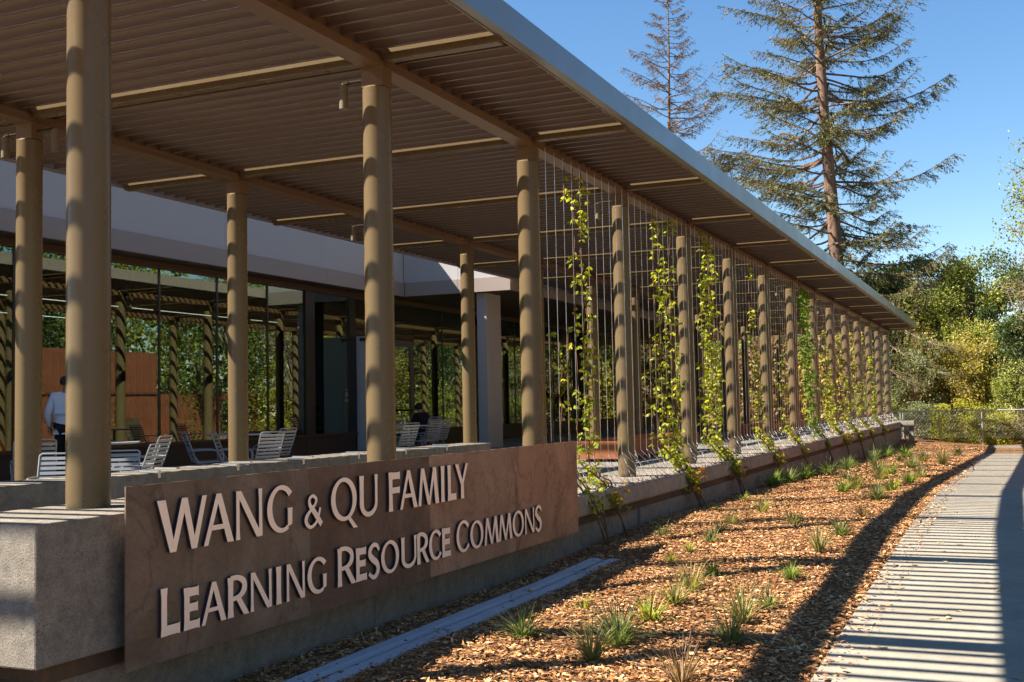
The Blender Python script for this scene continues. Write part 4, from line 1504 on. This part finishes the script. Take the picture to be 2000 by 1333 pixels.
# ------------------------------------------------------------------ fallen leaves on the path
LV = []
for i in range(4):
    rng = np.random.default_rng(40 + i)
    n = 9
    V = [(0, 0, .012)]
    for j in range(n):
        a = 2 * PI * j / n
        r = (1 if j % 3 else .7) * (.8 + .4 * rng.random())
        V.append((r * math.cos(a) * .055, r * math.sin(a) * .028, .004 + .014 * rng.random()))
    F = [(0, 1 + j, 1 + (j + 1) % n) for j in range(n)]
    me = bpy.data.meshes.new('fallen_leaf')
    me.from_pydata(V, [], F)
    me.materials.append(M['leaf_dry' if i < 2 else 'leaf_pale'])
    LV.append(me)
rl = random.Random(5)
for i in range(76):
    y = 6.2 + 24 * rl.random() ** 1.7
    x = PX0 + .04 + (1.3 + .2 * (y > 10)) * rl.random()
    q = i % 4
    o = link('fallen_leaf', LV[q], None, None, (x, y, zr(y) + .0135), rl.random() * 6)
    s = .35 + .6 * rl.random()
    o.scale = (s, s, s)
    tag(o, 'dry brown leaf lying on the striped concrete path' if q < 2 else 'pale yellowish leaf lying on the striped concrete path', 'leaf', 'brown leaves fallen on the path' if q < 2 else 'pale leaves fallen on the path')

# ------------------------------------------------------------------ chain link fence
fn = thing('chain_link_fence', 'galvanised chain link fence between the mulch bank and the yellow shrubs', 'fence', (-3, 58.6, -2.2))
FB = Vector((-3, 58.6, -2.2))
fx = [-9.2, -7.0, -4.98, -4.86, -3.2, -1.3, .6, 2.6, 4.8]
YFN = 58.4


def fz(x):
    return -1.98 - .3 * min(1, max(0, (x + 4) / 3))


for x in fx:
    part('fence_post', MB().tube([(x, YFN, fz(x) - .2), (x, YFN, -.58 if x > -4.9 else -.55)], .034, 8), M['galv'], fn, FB)
for a, b in zip(fx[:-1], fx[1:]):
    if abs(a + 4.98) < .01:
        continue
    part('top_rail', MB().tube([(a, YFN, -.62), (b, YFN, -.62)], .024, 6), M['galv'], fn, FB)
mesh = MB()
p = .15
x = fx[0]
while x < fx[-1]:
    for s in (-1, 1):
        h = 1.3
        n = 6
        x1 = x + s * h
        if fx[0] <= x1 <= fx[-1]:
            mesh.tube([(x, YFN + .02 * s * .3, -.64), (x1, YFN + .02 * s * .3, -.64 - h)], .0034, 3, False)
    x += p
o = part('wire_mesh', mesh, M['galv'], fn, FB)
o['kind'] = 'stuff'

# ------------------------------------------------------------------ trees
def tree(name, lab, x, y, h, cr, ch, mat, bk, seed, leaves=9000, leaf=.16, clumps=60, trunk_r=.18, zc=None, squash=1.0, clump_r=.22, shell=.6, group=None, cat='tree', lean=(0, 0), limbs=26, twigs=140):
    """h: height of the crown's centre above the ground, cr: crown radius, ch: half height of the crown"""
    rng = np.random.default_rng(seed)
    zg = ground(x, y) - .05
    t = thing(name, lab, cat, (x, y, zg), 0, group)
    D = unit(rng.normal(size=(clumps, 3)))
    rad = shell + (1 - shell) * rng.random(clumps) ** .6
    bump_ = .78 + .35 * rng.random(clumps)
    CC = D * (rad * bump_)[:, None] * [cr, cr, ch] + [lean[0], lean[1], h]
    CC[:, 2] = np.maximum(CC[:, 2], .25)
    tk = MB()
    top = h * .95
    pts = [(lean[0] * u * u + .12 * math.sin(u * 5 + seed), lean[1] * u * u + .12 * math.cos(u * 4 + seed), top * u) for u in np.linspace(0, 1, 7)]
    tk.tube(pts, list(np.linspace(trunk_r, trunk_r * .3, 7)), 9)
    order = rng.permutation(clumps)[:limbs]
    for i in order:
        c = CC[i]
        u = min(.95, max(.22, (c[2] / h) * .55 + .1 * rng.random()))
        b = np.array([lean[0] * u * u, lean[1] * u * u, top * u])
        mid = b + (c - b) * .5 + rng.normal(size=3) * .08 * cr + [0, 0, .06 * cr]
        r0 = trunk_r * (.42 - .22 * u)
        tk.tube([tuple(b), tuple(mid), tuple(c)], [r0, r0 * .6, r0 * .16], 5)
    me = tk.mesh('trunk')
    smooth(me, 60)
    link('trunk', me, bk, t)
    w = rng.random(clumps) + .45
    idx = rng.choice(clumps, leaves, p=w / w.sum())
    sp = np.clip(rng.normal(size=(leaves, 3)), -1.7, 1.7) * [1, 1, .7]
    C = CC[idx] + sp * (cr * clump_r) * (.6 + .7 * rng.random(clumps))[idx][:, None]
    C[:, 2] = np.maximum(C[:, 2], .05)
    tw = MB()
    for i in rng.choice(leaves, twigs):
        q, e = CC[idx[i]], C[i]
        tw.tube([tuple(q), tuple((q + e) / 2 + rng.normal(size=3) * .06), tuple(e)], [.016, .010, .004], 3, False)
    o = link('twigs', tw.mesh('twigs'), bk, t)
    o['kind'] = 'stuff'
    L = leaf * (.6 + .8 * rng.random(leaves))
    U = rng.normal(size=(leaves, 3)) + [0, 0, -.35]
    V, F = leaf_cards(C, L, L * .62, U, rng)
    link('crown', np_mesh('crown', V, F), mat, t)
    return t


GT = 'trees beyond the fence'
tree('bay_tree', 'large dark green tree standing behind the fence right of the redwood', -4.6, 73, 7.4, 4.4, 4.6, M['oak'], M['grey_bark'], 21, 24000, .18, 40, .3, group=GT, shell=.35, clump_r=.15, limbs=40)
tree('bay_tree', 'mid green tree rising at the right behind the yellow shrubs', -1.5, 70, 6.6, 3.3, 4.2, M['oak'], M['grey_bark'], 22, 19000, .16, 34, .25, group=GT, shell=.35, clump_r=.16, limbs=34)
tree('oak_tree', 'golden olive tree just beyond the end of the canopy', -6.2, 67.5, 4.2, 2.9, 3.2, M['olive'], M['pale_bark'], 23, 16000, .12, 34, .18, group=GT, shell=.35, clump_r=.17, limbs=34)
tree('oak_tree', 'olive green tree with pale bent branches above the fence', -3.2, 65.5, 3.6, 2.6, 3.2, M['olive'], M['pale_bark'], 24, 17000, .12, 36, .16, group=GT, shell=.3, clump_r=.17, limbs=36, lean=(.5, 0))
tree('bay_tree', 'dark evergreen tree at the right edge of the photo', .95, 64, 5.2, 2.3, 4.6, M['oak_dark'], M['grey_bark'], 25, 22000, .13, 38, .25, group=GT, shell=.35, clump_r=.18, limbs=38)
tree('oak_tree', 'broad yellow green tree filling the space behind the olive trees', -5.4, 69.5, 5.0, 3.2, 3.4, M['lime'], M['pale_bark'], 41, 19000, .14, 40, .2, group=GT, shell=.3, clump_r=.18, limbs=40)
tree('oak_tree', 'yellow green tree in front of the dark evergreen at the right', -1.7, 67, 4.2, 2.3, 3.4, M['lime'], M['pale_bark'], 42, 16000, .125, 34, .16, group=GT, shell=.3, clump_r=.18, limbs=34)
tree('oak_tree', 'low dark tree behind the fence at the far right', .4, 62, 2.0, 1.6, 2.0, M['oak'], M['grey_bark'], 26, 9000, .11, 26, .12, group=GT, clump_r=.2)
tree('bay_tree', 'tall tree partly behind the redwood, above the canopy edge', -8.4, 77, 6.2, 4.4, 4.2, M['oak'], M['grey_bark'], 27, 18000, .18, 40, .3, group=GT, shell=.35, clump_r=.16, limbs=40)
tree('oak_tree', 'grey green oak seen between the olive trees behind the fence', -4.7, 64.2, 2.5, 1.7, 2.2, M['greygreen'], M['pale_bark'], 30, 9000, .10, 28, .14, group=GT, shell=.3, clump_r=.19, limbs=28)
tree('autumn_tree', 'thin leaved autumn tree reaching in at the upper right edge', 1.9, 44, 9.4, 1.9, 2.5, M['oak'], M['grey_bark'], 28, 6200, .10, 46, .2, clump_r=.2, shell=.3, limbs=44, twigs=420)
tree('autumn_tree', 'bare twiggy tree at the right edge below the autumn crown', 1.75, 49, 6.8, 1.7, 2.0, M['pinkish'], M['grey_bark'], 29, 3000, .09, 50, .16, shell=.35, limbs=50, twigs=500)
GS = 'shrubs along the fence'
tree('shrub', 'bright yellow shrub behind the middle of the fence', -2.7, 59.9, .95, 1.25, 1.4, M['gold'], M['pale_bark'], 31, 8000, .085, 30, .05, group=GS, cat='shrub', clump_r=.19)
tree('shrub', 'yellow green shrub behind the right half of the fence', -.9, 60.1, .9, 1.3, 1.35, M['gold'], M['pale_bark'], 32, 7000, .085, 30, .05, group=GS, cat='shrub', clump_r=.19)
tree('shrub', 'grey green shrub behind the left end of the fence', -4.3, 60.0, .75, 1.1, 1.0, M['greygreen'], M['pale_bark'], 33, 6500, .075, 28, .05, group=GS, cat='shrub', clump_r=.19)
tree('shrub', 'russet shrub at the right end of the fence', .9, 59.9, .7, 1.2, .9, M['pinkish'], M['pale_bark'], 34, 5000, .08, 24, .05, group=GS, cat='shrub', clump_r=.19)
tree('shrub', 'green shrub beyond the last columns at the canopy end', -6.4, 60.2, 1.0, 1.3, 1.4, M['oak'], M['pale_bark'], 35, 7000, .09, 28, .05, group=GS, cat='shrub', clump_r=.19)
# the garden beyond the far end of the terrace, seen between the columns
GG = 'garden trees seen between the columns'
for i, (x, y, h, cr, chh, mt, lab) in enumerate(((-9.0, 66, 3.6, 2.6, 3.2, 'olive', 'olive tree seen between the farthest columns'), (-12.5, 66, 3.4, 2.4, 3.2, 'pinkish', 'russet leaved tree seen between the ninth and tenth columns'), (-15.5, 70, 4.0, 3.0, 3.6, 'oak', 'green tree seen between the seventh and eighth columns'), (-20, 72, 4.0, 3.2, 3.6, 'oak', 'green tree seen between the fifth and sixth columns'), (-25, 74, 4.2, 3.4, 3.8, 'olive', 'olive tree behind the far corner of the building'), (-31, 78, 4.6, 3.8, 4.2, 'oak', 'green tree far behind the glass building'))):
    tree('garden_tree', lab, x, y, h, cr, chh, M[mt], M['grey_bark'], 50 + i, 7000, .24, 50, .2, group=GG)

# far wood closing the view
rng = np.random.default_rng(77)
n = 26000
x = -60 + 85 * rng.random(n)
top = 4.2 + 1.6 * np.sin(x * .45) + 1.1 * np.sin(x * 1.13 + 1)
z = -2.2 + (top + 2.2) * rng.random(n) ** .8
y = 84 + 5 * rng.random(n) + .8 * np.sin(x * 1.3) * np.cos(z)
V, F = leaf_cards(np.stack([x, y, z], 1), .55 * (.6 + .7 * rng.random(n)), .38, None, rng)
o = link('far_wood', np_mesh('far_wood', V, F), M['oak'])
tag(o, 'dense far wood closing the view behind the garden', 'wood', kind='stuff')


# redwoods
def conifer(name, lab, x, y, zt, tr, z0, nb, lmax, mat, bk, seed, dens=1.0, prof=None, droop=.28, extra=(), lean=(0, 0), needle=.28):
    rng = np.random.default_rng(seed)
    zg = ground(x, y) - .1
    t = thing(name, lab, 'tree', (x, y, zg))
    H = zt - zg
    tk = MB()
    P = [(lean[0] * u + .10 * math.sin(u * 9), lean[1] * u + .08 * math.cos(u * 7), H * u) for u in np.linspace(0, 1, 14)]
    tk.tube(P, [tr * (1 - .93 * u) * (1.12 - .12 * math.sin(min(1, u * 8) * PI / 2)) for u in np.linspace(0, 1, 14)], 12)
    bm_, nb_ = MB(), []
    brs = []
    for i in range(nb):
        u = (z0 - zg) / H + (1 - (z0 - zg) / H) * ((i + rng.random()) / nb) ** .95
        brs.append((u, rng.random() * 2 * PI, lmax * (prof(u) if prof else (1 - u) ** .7) * (.65 + .5 * rng.random()), droop * (.6 + .8 * rng.random())))
    for e in extra:
        brs.append(e)
    Cs, Us, Ls = [], [], []
    for (u, a, L, dr) in brs:
        b = np.array([lean[0] * u, lean[1] * u, H * u])
        d = np.array([math.cos(a), math.sin(a), 0])
        pts = []
        m = 9
        for j in range(m):
            s = j / (m - 1)
            zz = L * (-dr * s * 1.1 + ((.30 + .35 * dr) if dr < .45 else .1) * s * s + max(0, u - .28) * .55 * s) + .025 * L * math.sin(s * 7 + a)
            wob = .05 * L * math.sin(s * 5 + a * 3)
            pts.append(b + d * L * s + np.array([-d[1], d[0], 0]) * wob + [0, 0, zz])
        r0 = .014 + .010 * L
        bm_.tube([tuple(q) for q in pts], list(np.linspace(r0, r0 * .15, m)), 5, False)
        pts = np.array(pts)
        nt2 = int((8 + 10 * L) * (1.9 if u < .24 else 1.15))
        for k in range(nt2):
            s = .22 + .78 * rng.random() ** .8
            q = pts[min(m - 2, int(s * (m - 1)))]
            f = s * (m - 1) - int(s * (m - 1))
            q = q + (pts[min(m - 1, int(s * (m - 1)) + 1)] - q) * f
            side = (1 if rng.random() < .5 else -1)
            dd = d * (.5 + .4 * rng.random()) + np.array([-d[1], d[0], 0]) * side * (.5 + .5 * rng.random()) + [0, 0, -.75 + .75 * rng.random()]
            dd /= np.linalg.norm(dd)
            tl = L * (.09 + .15 * rng.random()) * (1.15 - .55 * s) + .15
            e = q + dd * tl + [0, 0, -.06 * tl]
            bm_.tube([tuple(q), tuple(e)], [.010, .004], 3, False)
            nn = max(2, int(dens * tl * 17))
            uu = rng.random(nn)
            Cs.append(q + (e - q) * uu[:, None] + rng.normal(size=(nn, 3)) * .045)
            Us.append(dd * 1.0 + rng.normal(size=(nn, 3)) * .55 + [0, 0, -.25])
            Ls.append(needle * (.5 + .8 * rng.random(nn)))
    me = tk.mesh('trunk')
    smooth(me, 60)
    link('trunk', me, bk, t)
    link('branches', bm_.mesh('branches'), bk, t)
    C, U, L = np.concatenate(Cs), np.concatenate(Us), np.concatenate(Ls)
    V, F = leaf_cards(C, L, L * .27, U, rng, .1)
    link('foliage', np_mesh('foliage', V, F), mat, t)
    return t


def prof_red(u):
    return min(1, .80 + .6 * (.5 - abs(u - .30))) if u < .5 else max(.08, (1 - u) * 1.9)


conifer('redwood_tree', 'tall redwood with a straight trunk and sweeping open branches above the canopy', -9.05, 70, 41, .54, 5.0, 270, 6.7, M['needle'], M['redwood_bark'], 3, .50, prof_red, .3, lean=(-1.2, 0), needle=.2,
        extra=[(.16, -.25, 8.5, .62), (.13, -.55, 8.8, .62), (.18, -.1, 7.8, .42), (.2, -.8, 7.0, .4), (.17, -2.6, 7, .4), (.15, -1.2, 7.5, .5), (.21, .3, 6.5, .3), (.14, -.05, 7.4, .7), (.19, -1.9, 7, .35), (.225, -.4, 7.2, .3), (.12, -.3, 8.2, .75), (.15, -.7, 8.0, .7), (.165, -.5, 8.4, .5), (.185, -1.0, 10.2, .50), (.178, -1.12, 9.6, .55), (.20, -.9, 9.6, .46)] + [(.10 + .012 * (j % 13), j * 2.4, 4.6 + 2.4 * ((j * 7) % 10) / 10, .25 + .3 * ((j * 3) % 7) / 7) for j in range(46)])
conifer('redwood_tree', 'thin half bare redwood with brownish needles, left of the tall one', -25.4, 92, 38, .30, 9, 165, 7.0, M['needle_brown'], M['redwood_bark'], 5, .26, lambda u: max(.12, (1 - u) * 1.8), .3, needle=.2)

# ------------------------------------------------------------------ right of the path: seen only in the glass
bn = thing('red_cladding_wall', 'red brown board clad wall mirrored in the glass, opposite the terrace', 'wall', (5.2, 40, -1.8))
NB_ = Vector((5.2, 40, -1.8))
y = 24.0
while y < 42.4:
    part('cladding_board', MB().box(5.0, 5.06 + .012 * (int(y * 10) % 2), y + .004, y + .456, -2.0, 2.85), M['barn'], bn, NB_)
    y += .46
y = 42.5
while y < 47:
    part('cladding_board', MB().box(5.0, 5.06, y + .004, y + .456, -2.0, .92), M['barn'], bn, NB_)
    y += .46
part('ledge', MB().box(4.93, 5.06, 24, 42.4, .88, .98), M['barn_dark'], bn, NB_)
part('core', MB().box(5.09, 5.5, 24, 42.4, -2.0, 2.8), M['barn_dark'], bn, NB_)
part('post', MB().box(5.0, 5.25, 50.0, 50.25, -2.0, .65), M['barn'], bn, NB_)
part('lintel', MB().box(5.0, 5.25, 47.12, 50.25, .65, .95), M['barn'], bn, NB_)
part('access_panel', MB().box(4.95, 4.995, 40.2, 41.2, -1.6, -.2), M['soffit'], bn, NB_)
GR = 'trees right of the path, mirrored in the glass'
for i, (x, y, h, cr, chh, mt, lab) in enumerate(((9, 14, 5.0, 3.6, 4.6, 'oak_dark', 'dark green tree right of the near path'), (10, 22, 6.0, 4.0, 5.4, 'oak', 'green tree behind the start of the red wall'), (9.5, 30, 6.2, 3.8, 5.6, 'oak_dark', 'second dark tree behind the red wall'), (10.5, 37, 6.2, 4.0, 5.6, 'oak_dark', 'dark tree behind the tall part of the red wall'), (9.0, 44, 5.2, 3.4, 5.0, 'oak', 'green tree behind the low part of the red wall'), (9.5, 51, 5.0, 3.6, 4.8, 'oak_dark', 'dark tree by the red frame'), (8.5, 58, 4.6, 3.4, 4.6, 'gold', 'yellow tree right of the far fence'), (8, 66, 5, 3.6, 5, 'olive', 'olive tree beyond the far fence on the right'), (14, 74, 5.5, 4.4, 5.4, 'oak', 'green tree far right'), (16, 30, 8, 4.6, 6, 'oak', 'tall tree in the second line right of the path'), (16, 46, 8, 4.6, 6, 'oak_dark', 'tall dark tree in the second line right of the path'))):
    tree('garden_tree', lab, x, y, h, cr, chh, M[mt], M['grey_bark'], 80 + i, 10000, .19, 44, .22, group=GR, clump_r=.19)
rng = np.random.default_rng(78)
n = 22000
y = -5 + 110 * rng.random(n)
x = 21 + 5 * rng.random(n)
z = -2 + (13 + 2 * np.sin(y * .35)) * rng.random(n) ** .85
V, F = leaf_cards(np.stack([x, y, z], 1), .6 * (.6 + .7 * rng.random(n)), .42, None, rng)
o = link('far_wood', np_mesh('far_wood', V, F), M['oak'])
tag(o, 'dense wood on the slope right of the path, mirrored in the glass', 'wood', kind='stuff')
